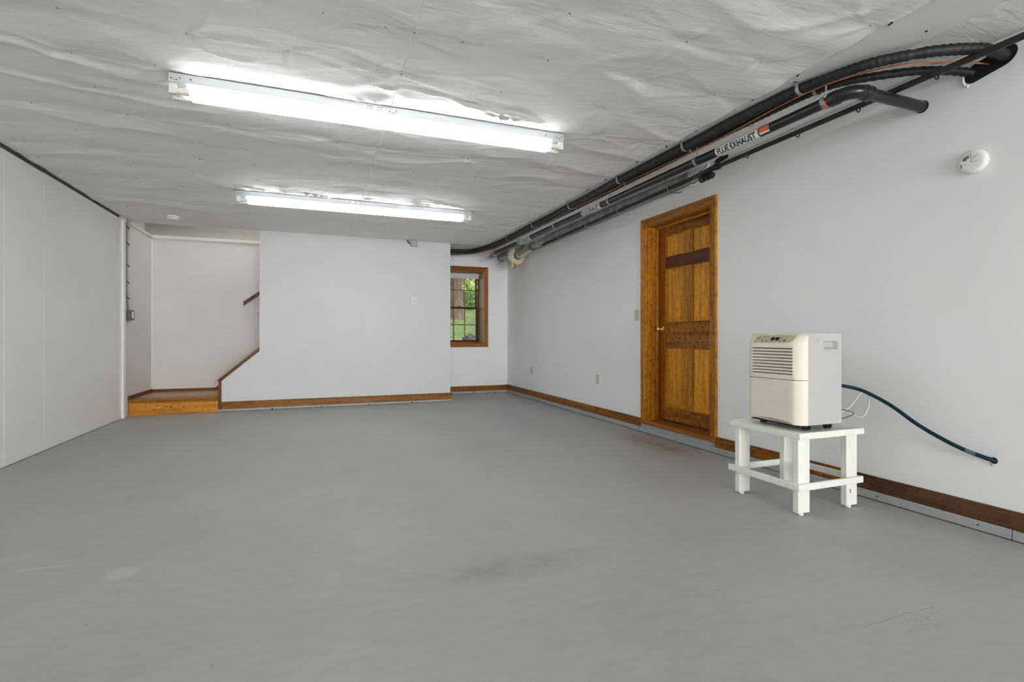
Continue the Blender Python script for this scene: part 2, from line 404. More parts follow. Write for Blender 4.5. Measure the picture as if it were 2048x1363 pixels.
# ------------------------------------------------------------------ mesh helpers
class MB:
    def __init__(self):
        self.v, self.f = [], []
    def add(self, vs, fs):
        n = len(self.v)
        self.v += [tuple(p) for p in vs]
        self.f += [tuple(i + n for i in f) for f in fs]
        return self
    def box(self, x0, x1, y0, y1, z0, z1):
        vs = [(x, y, z) for x in (x0, x1) for y in (y0, y1) for z in (z0, z1)]
        fs = [(0, 1, 3, 2), (4, 6, 7, 5), (0, 4, 5, 1), (2, 3, 7, 6), (0, 2, 6, 4), (1, 5, 7, 3)]
        return self.add(vs, fs)
    def obox(self, c, ax, ay, az, hx, hy, hz):
        c, ax, ay, az = Vector(c), Vector(ax).normalized(), Vector(ay).normalized(), Vector(az).normalized()
        vs = [c + ax * sx * hx + ay * sy * hy + az * sz * hz for sx in (-1, 1) for sy in (-1, 1) for sz in (-1, 1)]
        fs = [(0, 1, 3, 2), (4, 6, 7, 5), (0, 4, 5, 1), (2, 3, 7, 6), (0, 2, 6, 4), (1, 5, 7, 3)]
        return self.add(vs, fs)
    def prism(self, poly, axis, a, b):
        """poly: list of 2-D points in the plane across axis, extruded from a to b"""
        def mk(p, t):
            q = list(p)
            q.insert(axis, t)
            return tuple(q)
        n = len(poly)
        vs = [mk(p, a) for p in poly] + [mk(p, b) for p in poly]
        fs = [tuple(range(n))[::-1], tuple(range(n, 2 * n))]
        fs += [(i, (i + 1) % n, n + (i + 1) % n, n + i) for i in range(n)]
        return self.add(vs, fs)
    def cyl(self, p0, p1, r0, r1=None, seg=16, caps=True):
        r1 = r0 if r1 is None else r1
        return self.lathe(p0, p1, [(0, r0), (1, r1)], seg, caps)
    def lathe(self, p0, p1, prof, seg=24, caps=True):
        """prof: (t along p0->p1 in 0..1, radius)"""
        p0, p1 = Vector(p0), Vector(p1)
        d = (p1 - p0)
        q = d.normalized().to_track_quat('Z', 'Y')
        a, b = q @ Vector((1, 0, 0)), q @ Vector((0, 1, 0))
        vs, fs = [], []
        for t, r in prof:
            for k in range(seg):
                an = 2 * math.pi * k / seg
                vs.append(p0 + d * t + a * math.cos(an) * r + b * math.sin(an) * r)
        for i in range(len(prof) - 1):
            for k in range(seg):
                k2 = (k + 1) % seg
                fs.append((i * seg + k, i * seg + k2, (i + 1) * seg + k2, (i + 1) * seg + k))
        if caps:
            fs.append(tuple(range(seg))[::-1])
            n = (len(prof) - 1) * seg
            fs.append(tuple(range(n, n + seg)))
        return self.add(vs, fs)
    def tube(self, pts, r, seg=12, caps=True):
        pts = [Vector(p) for p in pts]
        n = len(pts)
        rad = r if callable(r) else (lambda i: r)
        T = []
        for i in range(n):
            T.append((pts[min(i + 1, n - 1)] - pts[max(i - 1, 0)]).normalized())
        ref = Vector((0, 0, 1)) if abs(T[0].z) < 0.9 else Vector((1, 0, 0))
        a = (ref - T[0] * ref.dot(T[0])).normalized()
        vs, fs = [], []
        for i in range(n):
            a = (a - T[i] * a.dot(T[i])).normalized()
            b = T[i].cross(a)
            for k in range(seg):
                an = 2 * math.pi * k / seg
                vs.append(pts[i] + (a * math.cos(an) + b * math.sin(an)) * rad(i))
        for i in range(n - 1):
            for k in range(seg):
                k2 = (k + 1) % seg
                fs.append((i * seg + k, i * seg + k2, (i + 1) * seg + k2, (i + 1) * seg + k))
        if caps:
            fs.append(tuple(range(seg))[::-1])
            fs.append(tuple(range((n - 1) * seg, n * seg)))
        return self.add(vs, fs)
    def build(self, name, mat, parent=None, bevel=0.0, smooth=True, angle=35, seg=2):
        me = bpy.data.meshes.new(name)
        me.from_pydata(self.v, [], self.f)
        bm = bmesh.new()
        bm.from_mesh(me)
        bmesh.ops.recalc_face_normals(bm, faces=bm.faces)
        bm.to_mesh(me)
        bm.free()
        me.materials.append(mat)
        if smooth:
            me.shade_smooth()
            me.set_sharp_from_angle(angle=math.radians(angle))
        o = bpy.data.objects.new(name, me)
        S.collection.objects.link(o)
        if bevel > 0:
            bv = o.modifiers.new('bevel', 'BEVEL')
            bv.width = bevel
            bv.segments = seg
            bv.limit_method = 'ANGLE'
            bv.angle_limit = math.radians(40)
        attach(o, parent)
        return o

def attach(o, parent):
    if parent is not None:
        o.parent = parent
        if parent.parent is None and parent.type == 'EMPTY':
            o.location = -parent.location      # mesh data stays in room coordinates

def smooth_path(pts, step):
    """Catmull-Rom through pts, resampled about every step metres"""
    P = [Vector(p) for p in pts]
    P = [P[0] * 2 - P[1]] + P + [P[-1] * 2 - P[-2]]
    out = []
    for i in range(1, len(P) - 2):
        p0, p1, p2, p3 = P[i - 1:i + 3]
        k = max(1, int((p2 - p1).length / step))
        for j in range(k):
            t = j / k
            out.append(0.5 * ((2 * p1) + (p2 - p0) * t + (2 * p0 - 5 * p1 + 4 * p2 - p3) * t * t + (3 * p1 - p0 - 3 * p2 + p3) * t ** 3))
    out.append(P[-2])
    return out

def thing(name, loc, label, cat, group=None):
    o = bpy.data.objects.new(name, None)
    o.empty_display_size = 0.1
    o.location = loc
    S.collection.objects.link(o)
    o['label'] = label
    o['category'] = cat
    if group:
        o['group'] = group
    return o

def tag(o, label, cat, group=None):
    o['label'] = label
    o['category'] = cat
    if group:
        o['group'] = group
    return o

def struct(o, label, cat):
    o['kind'] = 'structure'
    o['label'] = label
    o['category'] = cat
    return o

def struct_empty(name, loc, label, cat):
    o = thing(name, loc, label, cat)
    o['kind'] = 'structure'
    return o

def wall_with_holes(axis, a, b, u0, u1, v0, v1, holes):
    """wall slab between a..b on axis; u = other horizontal axis, v = z; rectangular holes (u0,u1,v0,v1)"""
    us = sorted({u0, u1, *[h[0] for h in holes], *[h[1] for h in holes]})
    vs = sorted({v0, v1, *[h[2] for h in holes], *[h[3] for h in holes]})
    bm = bmesh.new()
    def P(t, u, v):
        return (t, u, v) if axis == 0 else (u, t, v)
    vd = {}
    def V(t, u, v):
        k = (t, u, v)
        if k not in vd:
            vd[k] = bm.verts.new(P(t, u, v))
        return vd[k]
    inside = lambda u, v: any(h[0] < u < h[1] and h[2] < v < h[3] for h in holes) or not (u0 < u < u1 and v0 < v < v1)
    nu, nv = len(us) - 1, len(vs) - 1
    solid = lambda i, j: 0 <= i < nu and 0 <= j < nv and not inside((us[i] + us[i + 1]) / 2, (vs[j] + vs[j + 1]) / 2)
    for i in range(nu):
        for j in range(nv):
            if not solid(i, j):
                continue
            A, B, Cc, D = us[i], us[i + 1], vs[j], vs[j + 1]
            for t in (a, b):
                bm.faces.new([V(t, A, Cc), V(t, B, Cc), V(t, B, D), V(t, A, D)])
            for di, dj, e in ((-1, 0, ((A, Cc), (A, D))), (1, 0, ((B, Cc), (B, D))), (0, -1, ((A, Cc), (B, Cc))), (0, 1, ((A, D), (B, D)))):
                if not solid(i + di, j + dj):
                    (e0, e1) = e
                    bm.faces.new([V(a, *e0), V(a, *e1), V(b, *e1), V(b, *e0)])
    mb = MB()
    bm.verts.index_update()
    mb.add([v.co for v in bm.verts], [[v.index for v in f.verts] for f in bm.faces])
    bm.free()
    return mb

# ------------------------------------------------------------------ room dimensions
WL, WR = -2.24, 3.20
YB = 8.63            # window wall
YS = 7.74            # face of the stair partition
YA = 8.70            # back wall of the stair alcove
YF = -9.0            # unseen wall behind the camera, set far back to even out the fill
CZ = 2.455           # ceiling fabric at the joists

# floor
struct(MB().box(-2.6, 3.9, YF - 0.2, 8.95, -0.15, 0).build('floor', M['floor']), 'grey painted concrete floor with scuffs and stains', 'floor')

# right wall, with door opening
wr = struct(wall_with_holes(0, WR, WR + 0.22, YF - 0.2, YB + 0.3, 0, 2.62, [(3.52, 4.45, 0.13, 2.15)]).build('wall_right', M['wall'], smooth=False),
            'white painted right wall with wooden door', 'wall')
# window wall
wb = struct(wall_with_holes(1, YB, YB + 0.36, 1.80, WR + 0.22, 0, 2.62, [(2.003, 2.757, 0.893, 2.16)]).build('wall_back', M['wall_lifted'], smooth=False),
            'white end wall holding the small window', 'wall')
joint = MB().box(1.93, WR, YB - 0.0015, YB, 2.243, 2.25).build('board_joint', M['bead'], wb)
for x, z in ((2.19, 2.345), (2.70, 2.335), (3.07, 2.325), (2.70, 2.43), (2.93, 2.43)):
    MB().cyl((x, YB + 0.001, z), (x, YB - 0.004, z), 0.006, seg=10).build('screw', M['screw'], wb)
MB().cyl((2.183, YB - 0.003, 2.345), (2.17, YB - 0.003, 2.49), 0.0012, seg=6).build('wire', M['grey_print'], wb)

# left wall: backing with four-foot painted panels and beads of sealant in the joints
wl = struct(MB().box(-2.60, -2.295, YF - 0.2, 7.58, 0, 2.70).build('wall_left', M['gap']), 'white panelled left wall with vertical joints', 'wall')
edges = [YF, -7.17, -5.95, -4.73, -3.51, -2.29, -1.07, 0.15, 1.37, 2.57, 3.79, 5.01, 5.617, 7.445, 7.58]
for a, b in zip(edges, edges[1:]):
    MB().box(-2.297, WL - (0.0015 if b > 7.5 else 0), a + 0.0015, b - 0.0015, 0.004, 2.435 + random.uniform(-0.004, 0.004)).build('panel', M['panel'], wl, bevel=0.003)
for y in edges[9:-1]:
    segs = []
    z = 0.02
    while z < 2.40:
        L = random.uniform(0.25, 0.9)
        segs.append((z, min(z + L, 2.42)))
        z += L + random.uniform(0.0, 0.2)
    mb = MB()
    for z0, z1 in segs:
        mb.tube([(WL - 0.001, y, z0), (WL, y + 0.001, (z0 + z1) / 2), (WL - 0.001, y, z1)], lambda i: ((0.0008, 0.0022, 0.0008) if y != 5.617 else (0.0004, 0.0011, 0.0004))[i], 8)
    mb.build('sealant_bead', M['bead'], wl)

# stair alcove walls
wal = struct(MB().box(-2.60, WL, 7.58, YA, 0, 2.425).box(-2.60, -2.36, 7.58, YA + 0.4, 2.42, 3.4).build('wall_alcove', M['wall_warm']),
             'off white side wall of the stair alcove', 'wall')
was = struct(MB().box(-2.60, 1.80, YA, YA + 0.4, 0, 2.425).build('wall_stair', M['wall_warm']), 'off white back wall of the stair alcove', 'wall')
struct(MB().box(-2.60, 1.80, YA + 0.13, YA + 0.4, 2.42, 3.4).build('wall_upper', M['rim']), 'greyish upper stairwell wall set back above ledge', 'wall')
t = struct_empty('trim_1', (-2.22, 8.2, 2.44), 'white ledge trim around the stair alcove under ceiling', 'trim')
MB().box(-2.40, WL + 0.02, 7.60, YA - 0.0, 2.42, 2.458).build('board', M['white_trim'], t, bevel=0.003)
MB().box(WL + 0.001, 1.80, YA - 0.022, YA + 0.16, 2.421, 2.468).build('board', M['white_trim'], t, bevel=0.003)
for x, z in ((-2.0, 2.444), (-1.35, 2.44), (-1.62, 2.43), (-1.02, 2.444)):
    MB().cyl((x, YA - 0.021, z), (x, YA - 0.026, z), 0.005, seg=8).build('screw', M['drywall'], t)
struct(MB().box(WL - 0.02, WL + 0.022, 7.50, 7.58, 0.0, 2.43).build('trim_2', M['panel'], bevel=0.004), 'white vertical corner trim on left wall beside cables', 'trim')
# white corner bead in the alcove
struct(MB().box(WL, WL + 0.012, YA - 0.02, YA, 0.25, 2.42).build('trim_3', M['bead'], bevel=0.004), 'white caulk bead in the alcove corner', 'trim')

# partition beside the stairs (diagonal lower edge cut for the stair opening)
poly = [(-1.206, 0.0), (1.925, 0.0), (1.925, 2.53), (-0.749, 2.53), (-0.749, 0.828), (-1.206, 0.432)]
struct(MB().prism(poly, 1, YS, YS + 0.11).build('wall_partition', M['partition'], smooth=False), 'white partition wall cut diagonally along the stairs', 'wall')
struct(MB().box(1.80, 1.925, YS + 0.11, YB + 0.05, 0, 2.53).build('wall_closet', M['wall'], smooth=False), 'white return wall behind the stair partition', 'wall')
struct(wall_with_holes(1, YF - 0.2, YF, -2.6, 3.9, 0, 2.7, [(-0.65, 2.95, 0.05, 2.25)]).build('wall_front', M['wall'], smooth=False), 'white wall behind the viewer with an opening added for fill light', 'wall')
# header above the ceiling at the stairwell, and stairwell lid
struct(MB().box(-2.36, 1.80, 7.76, 7.84, 2.535, 3.4).build('wall_header', M['rim']), 'stairwell header above the basement ceiling', 'wall')

# ------------------------------------------------------------------ ceiling
cl = struct(MB().prism([(-2.6, YF - 0.2), (3.6, YF - 0.2), (3.6, 8.95), (1.80, 8.95), (1.80, 7.76), (-2.6, 7.76)], 2, 2.53, 2.66).build('ceiling', M['drywall'], smooth=False),
            'basement ceiling lined with wrinkled off white fabric', 'ceiling')
struct(MB().box(-2.6, 1.85, 7.74, 9.15, 3.4, 3.5).build('ceiling.001', M['drywall']), 'plain ceiling over the stairwell', 'ceiling')

rng = np.random.default_rng(11)
def vnoise(x, y, seed):
    r = np.random.default_rng(seed)
    N = 256
    g = r.random((N, N))
    xi = np.floor(x).astype(int); yi = np.floor(y).astype(int)
    fx = x - xi; fy = y - yi
    fx = fx * fx * fx * (fx * (fx * 6 - 15) + 10); fy = fy * fy * fy * (fy * (fy * 6 - 15) + 10)
    a = g[xi % N, yi % N]; b = g[(xi + 1) % N, yi % N]; c = g[xi % N, (yi + 1) % N]; d = g[(xi + 1) % N, (yi + 1) % N]
    return (a * (1 - fx) + b * fx) * (1 - fy) + (c * (1 - fx) + d * fx) * fy
def fbm(x, y, seed, o=4):
    s = 0; a = 0.5
    for i in range(o):
        s = s + a * vnoise(x * 2 ** i, y * 2 ** i, seed + i); a *= 0.5
    return s
KNOWN = [(-0.589, 2.834), (0.021, 2.425), (-0.142, 2.818), (0.295, 2.43), (-0.818, 3.234), (0.298, 2.825), (-1.182, 3.239), (-1.671, 4.029),
         (-1.213, 3.624), (-1.169, 4.021), (-0.577, 4.018), (0.427, 3.635), (1.054, 2.038), (1.127, 2.424), (1.69, 2.026), (1.014, 2.832),
         (1.71, 2.441), (1.702, 2.824), (2.18, 2.038), (2.237, 2.433), (-1.232, 5.767), (-1.434, 4.874)]
STAPLES = list(KNOWN)
for k in range(-1, 15):
    y = 2.03 + 0.4 * k
    for x in np.arange(-2.1, 2.5, 0.56):
        p = (x + rng.uniform(-0.12, 0.12), y + rng.uniform(-0.012, 0.012))
        if min((p[0] - q[0]) ** 2 + (p[1] - q[1]) ** 2 for q in STAPLES) > 0.35 ** 2:
            STAPLES.append(p)
for k in range(-1, 15):
    STAPLES.append((0.43, 2.03 + 0.4 * k))
SA = np.array(STAPLES)
PH = rng.uniform(0, 6.28, len(SA)); NF = rng.integers(3, 7, len(SA)); AM = rng.uniform(0.3, 1.0, len(SA))

def fabric_height(x, y):
    """how far the cloth hangs below its joists"""
    wx = x + 0.10 * (vnoise(x * 1.3, y * 1.3, 3) - 0.5); wy = y + 0.10 * (vnoise(x * 1.7, y * 1.7, 9) - 0.5)
    sag = np.sin(np.pi * (wy - 2.03) / 0.4) ** 2
    h = 0.007 * sag * (0.3 + 1.4 * vnoise(x * 1.1, y * 2.0, 21))
    def ridge(a):
        return 1 - np.abs(2 * a - 1)
    # long soft folds lying mostly across the room
    f1 = ridge(fbm(wx * 0.75 + 0.5 * wy, wy * 2.4 - 0.4 * wx, 31, 3) * 1.2 % 1.0)
    amp = np.clip(1.9 * vnoise(x * 0.8 + 5, y * 1.0, 57) - 0.45, 0, 1.3)
    h += 0.016 * amp * f1 ** 4
    f2 = ridge(fbm(wx * 1.3 - 1.0 * wy, wy * 2.6 + 0.9 * wx, 77, 2) * 1.5 % 1.0)
    amp2 = np.clip(2.0 * vnoise(x * 1.0 + 3, y * 1.2, 63) - 0.6, 0, 1.2)
    h += 0.010 * amp2 * f2 ** 6
    # puckers radiating from every staple
    rad = np.zeros_like(x)
    for (sx, sy), ph, nf, am in zip(SA, PH, NF, AM):
        m = (np.abs(x - sx) < 0.75) & (np.abs(y - sy) < 0.5)
        if not m.any():
            continue
        dx = (x[m] - sx) * 0.8; dy = (y[m] - sy) * 1.4
        d = np.sqrt(dx * dx + dy * dy)
        th = np.arctan2(dy, dx)
        c = np.cos(nf * th + ph + 1.2 * d + 0.8 * np.sin(2 * th + ph * 3))
        rad[m] += am * (0.015 * np.maximum(c, 0) ** 8 * np.exp(-d / 0.20) * np.minimum(d / 0.04, 1)) - 0.007 * np.exp(-(d / 0.06) ** 2)
    h += rad
    for ly in (3.27, 5.66):
        near = np.clip((np.abs(y - (ly + 0.055)) - 0.062) / 0.05, 0, 1)
        inx = np.clip((np.abs(x - 0.44) - 1.21) / 0.08, 0, 1)
        h *= np.maximum(near, inx)
    h = 0.86 * h * (1 - 0.75 * np.clip((y - 6.5) / 0.5, 0, 1))
    # extra crumpling of the cloth along the near side of each lamp housing
    for ly in (3.27, 5.66):
        w = np.exp(-((y - (ly - 0.16)) / 0.12) ** 2) * (x > -0.75) * (x < 1.62)
        h += w * (0.003 + 0.030 * ridge(fbm(x * 2.0 + y * 2, y * 5 - x * 1.2, 91, 3) * 1.8 % 1.0) ** 6)
    return h

def fabric_sheet(x0, x1, y1, dx, left_rise=False, z=CZ, flat=False):
    xs = np.linspace(x0, x1, max(2, int((x1 - x0) / dx)))
    ys = np.concatenate([np.arange(YF, 1.55, 0.25), np.arange(1.55, y1 - 0.005, 0.017), [y1]])
    X, Y = np.meshgrid(xs, ys, indexing='ij')
    if flat:
        H = 0.02 * np.sin(np.pi * np.clip((X - x0) / (x1 - x0), 0, 1)) * (0.5 + vnoise(Y * 1.2, X, 5)) + 0.006 * fbm(X * 4, Y * 3, 8, 3)
    else:
        H = fabric_height(X, Y) - 0.002
    Z = z - H
    if left_rise:
        d = np.clip((X - x0) / 0.10, 0, 1)
        Z = Z + 0.045 * (1 - d) ** 2 + 0.012 * (vnoise(Y * 3, X * 0, 15) - 0.5) * (1 - d)
    nx, ny = X.shape
    idx = np.arange(nx * ny).reshape(nx, ny)
    q = np.stack([idx[:-1, :-1], idx[1:, :-1], idx[1:, 1:], idx[:-1, 1:]], -1).reshape(-1, 4)
    me = bpy.data.meshes.new('fabric_sheet')
    me.from_pydata(np.stack([X, Y, Z], -1).reshape(-1, 3).tolist(), [], q.tolist())
    me.materials.append(M['fabric'])
    me.shade_smooth()
    o = bpy.data.objects.new('fabric_sheet', me)
    S.collection.objects.link(o)
    o.parent = cl
    so = o.modifiers.new('thickness', 'SOLIDIFY')
    so.thickness = 0.0015
    so.offset = 1
    return o
fabric_sheet(-2.285, 0.436, 7.755, 0.017, left_rise=True)
fabric_sheet(0.424, 2.49, 7.735, 0.017, z=CZ - 0.0012)
fabric_sheet(2.775, 3.195, 8.62, 0.05, z=2.492, flat=True)
MB().box(2.475, 2.78, YF, 8.62, CZ - 0.004, CZ + 0.05).build('drywall_strip', M['drywall'], cl, bevel=0.002)
MB().box(1.93, 2.475, 7.66, 8.62, CZ + 0.002, CZ + 0.03).build('drywall_strip', M['drywall'], cl, bevel=0.002)
mb = MB()
for sx, sy in STAPLES:
    if -2.2 < sx < 2.5 and 1.6 < sy < 7.7:
        z = CZ - float(fabric_height(np.array([[sx]]), np.array([[sy]]))[0, 0])
        a = random.uniform(0, 3.14)
        mb.obox((sx, sy, z - 0.002), (math.cos(a), math.sin(a), 0), (-math.sin(a), math.cos(a), 0), (0, 0, 1), 0.0048, 0.0011, 0.0018)
st = mb.build('staple', M['staple'], cl)
st['kind'] = 'stuff'
for k in range(16):
    y = 1.62 + 0.4 * k + random.uniform(-0.06, 0.06)
    MB().obox((2.481 + random.uniform(-0.006, 0.006), y, CZ - 0.006), (0.3, 1, 0), (-1, 0.3, 0), (0, 0, 1), 0.012, 0.004, 0.003).build('screw', M['hole'], cl)
    if k < 3:
        MB().cyl((2.70, y - 0.02, CZ - 0.003), (2.70, y - 0.02, CZ - 0.007), 0.006, seg=8).build('screw', M['hole'], cl)
# torn opening in the lining above the gas fitting
hp = [(3.135, 3.41), (3.085, 3.33), (3.065, 3.27), (3.10, 3.215), (3.14, 3.27), (3.158, 3.36)]
MB().prism(hp, 2, 2.466, 2.52).build('torn_opening', M['hole'], cl, smooth=False)

# ------------------------------------------------------------------ baseboards and grey strips
b = struct_empty('baseboard_right', (3.19, 3, 0.055), 'wooden baseboard along the right wall', 'baseboard')
def base_profile(o_axis, face, sgn, z0, z1):
    """profile (across, z) of a board with an eased, stepped top"""
    th = 0.015
    return [(face, z0), (face - sgn * th, z0), (face - sgn * th, z1 - 0.022), (face - sgn * (th - 0.004), z1 - 0.018), (face - sgn * (th - 0.004), z1 - 0.006), (face - sgn * 0.006, z1), (face, z1)]
def board_y(y0, y1, mat, label=None, z0=0.052, z1=0.143):
    mb = MB().prism(base_profile(0, WR, 1, z0, z1), 1, y0, y1)
    o = mb.build('board', mat, b)
    if label:
        o['label'] = label
    return o
board_y(4.537, YB, M['base_y'])
board_y(2.235, 3.458, M['base_y'])
board_y(YF, 2.233, M['base_walnut'], 'dark walnut brown baseboard length')
bb = struct(MB().prism([(p[0] - WR + YB, p[1]) for p in base_profile(0, WR, 1, 0.043, 0.134)], 0, 1.925, WR - 0.015).build('baseboard_back', M['base_x']),
            'wooden baseboard under the window', 'baseboard')
struct(MB().prism([(p[0] - WR + YS, p[1]) for p in base_profile(0, WR, 1, 0.032, 0.131)], 0, -1.206, 1.94).build('baseboard_partition', M['base_x']),
       'wooden baseboard along the stair partition', 'baseboard')

def strip_x(name, x0, x1, face, h, screws, label):
    o = struct(MB().box(x0, x1, face - 0.02, face, 0.003, h).build(name, M['strip'], bevel=0.003), label, 'trim')
    MB().box(x0, x1, face - 0.018, face, 0.0005, 0.003).build('shadow_gap', M['hole'], o)
    for x in screws:
        MB().lathe((x, face - 0.02, 0.011), (x, face - 0.028, 0.011), [(0, 0.010), (0.6, 0.010), (1, 0.006)], 10).build('screw', M['screw'], o)
    return o
strip_x('trim_4', -1.243, 1.945, YS, 0.031, [-0.586, 0.05, 0.69, 1.328], 'grey floor strip with dark screws along stair partition')
strip_x('trim_5', 1.93, WR - 0.02, YB, 0.042, [2.172, 2.565, 2.962], 'grey floor strip with dark screws under the window')
o = struct_empty('trim_6', (3.19, 3, 0), 'grey floor strip along the right wall', 'trim')
for y0, y1 in ((1.458, 4.55), (4.552, 8.61), (YF, 1.455)):
    MB().box(WR - 0.022, WR, y0, y1, 0.004, 0.053).build('strip', M['strip'], o, bevel=0.003)
    MB().box(WR - 0.019, WR, y0, y1, 0.0005, 0.0045).build('shadow_gap', M['hole'], o)
for y in (7.2, 6.065, 5.3, 4.557, 3.939, 3.325, 2.70, 2.095, 1.593):
    MB().lathe((WR - 0.022, y, 0.031), (WR - 0.026, y, 0.031), [(0, 0.004), (1, 0.0035)], 10).build('screw', M['screw'], o)
struct(MB().box(WR - 0.012, WR + 0.01, 3.462, 4.535, 0.053, 0.10).build('trim_7', M['strip'], bevel=0.002), 'grey riser strip under the wooden door sill', 'trim')

# ------------------------------------------------------------------ door
d = struct_empty('door_1', (3.3, 3.985, 0.13), 'honey stained six panel wooden door in a deep wooden frame', 'door')
def casing(name, poly_pts, axis, a, bb_, mat, lab=None):
    o = MB().prism(poly_pts, axis, a, bb_).build(name, mat, d)
    return o
# casing legs: moulded profile in X/Y plane, head moulded in X/Z plane
def cas_prof(u_in, u_out):
    s = 1 if u_out > u_in else -1
    w = abs(u_out - u_in)
    return [(WR, u_in), (WR - 0.010, u_in), (WR - 0.013, u_in + s * 0.006), (WR - 0.013, u_in + s * w * 0.35), (WR - 0.017, u_in + s * w * 0.45),
            (WR - 0.017, u_in + s * w * 0.62), (WR - 0.021, u_in + s * w * 0.70), (WR - 0.021, u_out - s * 0.004), (WR - 0.017, u_out), (WR, u_out)]
def mitre_bar(prof, axis_len, ends, place):
    """moulded bar: prof = [(depth, w)], w from 0 (inner edge) to 1 (outer edge); ends(w) -> (start, stop) along its length"""
    n = len(prof)
    vs = [place(dp, w_, ends(w_)[0]) for dp, w_ in prof] + [place(dp, w_, ends(w_)[1]) for dp, w_ in prof]
    fs = [tuple(range(n))[::-1], tuple(range(n, 2 * n))] + [(i, (i + 1) % n, n + (i + 1) % n, n + i) for i in range(n)]
    return MB().add(vs, fs)
CASE = [(0, 0), (0.010, 0), (0.013, 0.07), (0.013, 0.35), (0.016, 0.42), (0.016, 0.62), (0.0185, 0.66), (0.022, 0.74), (0.022, 0.95), (0.018, 1.0), (0, 1.0)]
lerp = lambda p, q, t_: p + (q - p) * t_
mitre_bar(CASE, 2, lambda w_: (0.131, lerp(2.145, 2.22, w_)), lambda dp, w_, l: (WR - dp, lerp(4.445, 4.53, w_), l)).build('casing', M['case_v'], d)
mitre_bar(CASE, 2, lambda w_: (0.131, lerp(2.145, 2.22, w_)), lambda dp, w_, l: (WR - dp, lerp(3.525, 3.445, w_), l)).build('casing', M['case_v'], d)
mitre_bar(CASE, 1, lambda w_: (lerp(3.525, 3.445, w_), lerp(4.445, 4.53, w_)), lambda dp, w_, l: (WR - dp, l, lerp(2.145, 2.22, w_))).build('casing', M['case_y'], d)
MB().box(WR, WR + 0.16, 4.434, 4.45, 0.13, 2.15).build('jamb', M['case_v'], d)
MB().box(WR, WR + 0.16, 3.52, 3.536, 0.13, 2.15).build('jamb', M['case_v'], d)
MB().box(WR, WR + 0.16, 3.536, 4.434, 2.135, 2.15).build('jamb', M['case_y'], d)
MB().box(WR + 0.095, WR + 0.125, 4.412, 4.434, 0.14, 2.135).build('door_stop', M['case_v'], d, bevel=0.003)
MB().box(WR + 0.095, WR + 0.125, 3.536, 3.558, 0.14, 2.135).build('door_stop', M['case_v'], d, bevel=0.003)
MB().box(WR + 0.095, WR + 0.125, 3.558, 4.412, 2.113, 2.135).build('door_stop', M['case_y'], d, bevel=0.003)
MB().box(WR - 0.035, WR + 0.16, 3.452, 4.535, 0.098, 0.131).build('sill', M['sill_y'], d, bevel=0.006)
XD = 3.335
MB().box(WR + 0.19, WR + 0.21, 3.50, 4.47, 0.10, 2.2).build('light_blocker', M['hole'], d)  # unseen, added to stop light leaking in under the door
leaf = MB().box(XD + 0.016, XD + 0.04, 3.538, 4.432, 0.148, 2.133).build('door_leaf', M['door_stile'], d)
def leafpart(name, y0, y1, z0, z1, mat, lab=None):
    o = MB().box(XD, XD + 0.018, y0, y1, z0, z1).build(name, mat, leaf, bevel=0.004)
    if lab:
        o['label'] = lab
    return o
yl0, yl1 = 4.318, 4.432
leafpart('stile', yl0, yl1, 0.148, 2.133, M['door_stile'])
leafpart('stile', 3.538, 3.652, 0.148, 2.133, M['door_stile'])
ins = (3.652, 4.318)
leafpart('rail', *ins, 2.035, 2.133, M['door_h'])
leafpart('rail', *ins, 1.696, 1.811, M['door_dark'], 'dark reddish brown cross rail')
leafpart('rail', *ins, 0.889, 1.143, M['door_h'])
leafpart('rail', *ins, 0.148, 0.283, M['door_h'])
rows = ((1.811, 2.035), (1.143, 1.696), (0.283, 0.889))
for z0, z1 in rows:
    leafpart('mullion', 3.922, 4.036, z0, z1, M['door_v'])
    for y0, y1 in ((4.036, 4.318), (3.652, 3.922)):
        # raised panel: sloping shoulders up to a flat field
        a, c = 0.006, 0.042
        vs = []
        for (m_, x) in ((a, XD + 0.014), (c, XD + 0.010), (c + 0.002, XD + 0.003)):
            vs += [(x, y0 + m_, z0 + m_), (x, y1 - m_, z0 + m_), (x, y1 - m_, z1 - m_), (x, y0 + m_, z1 - m_)]
        vs += [(XD + 0.017, y0, z0), (XD + 0.017, y1, z0), (XD + 0.017, y1, z1), (XD + 0.017, y0, z1)]
        fs = []
        for k in (0, 4):
            for i in range(4):
                fs.append((k + i, k + (i + 1) % 4, k + 4 + (i + 1) % 4, k + 4 + i))
        for i in range(4):
            fs.append((12 + i, 12 + (i + 1) % 4, (i + 1) % 4, i))
        fs.append((8, 9, 10, 11))
        fs.append((15, 14, 13, 12))
        MB().add(vs, fs).build('raised_panel', M['door_panel'], leaf, smooth=False)
        mb = MB()
        w = 0.009
        mb.box(XD - 0.001, XD + 0.016, y0, y0 + w, z0, z1).box(XD - 0.001, XD + 0.016, y1 - w, y1, z0, z1)
        mb.box(XD - 0.001, XD + 0.016, y0 + w, y1 - w, z0, z0 + w).box(XD - 0.001, XD + 0.016, y0 + w, y1 - w, z1 - w, z1)
        mb.build('panel_moulding', M['door_v'], leaf, bevel=0.003)
kn = MB().lathe((XD, 4.372, 1.079), (XD - 0.006, 4.372, 1.079), [(0, 0.031), (0.5, 0.031), (1, 0.024)], 24).build('knob_rose', M['brass'], leaf)
MB().lathe((XD - 0.005, 4.372, 1.079), (XD - 0.066, 4.372, 1.079),
           [(0, 0.011), (0.35, 0.009), (0.45, 0.012), (0.6, 0.022), (0.75, 0.026), (0.9, 0.023), (1.0, 0.012)], 24).build('knob', M['brass'], leaf)

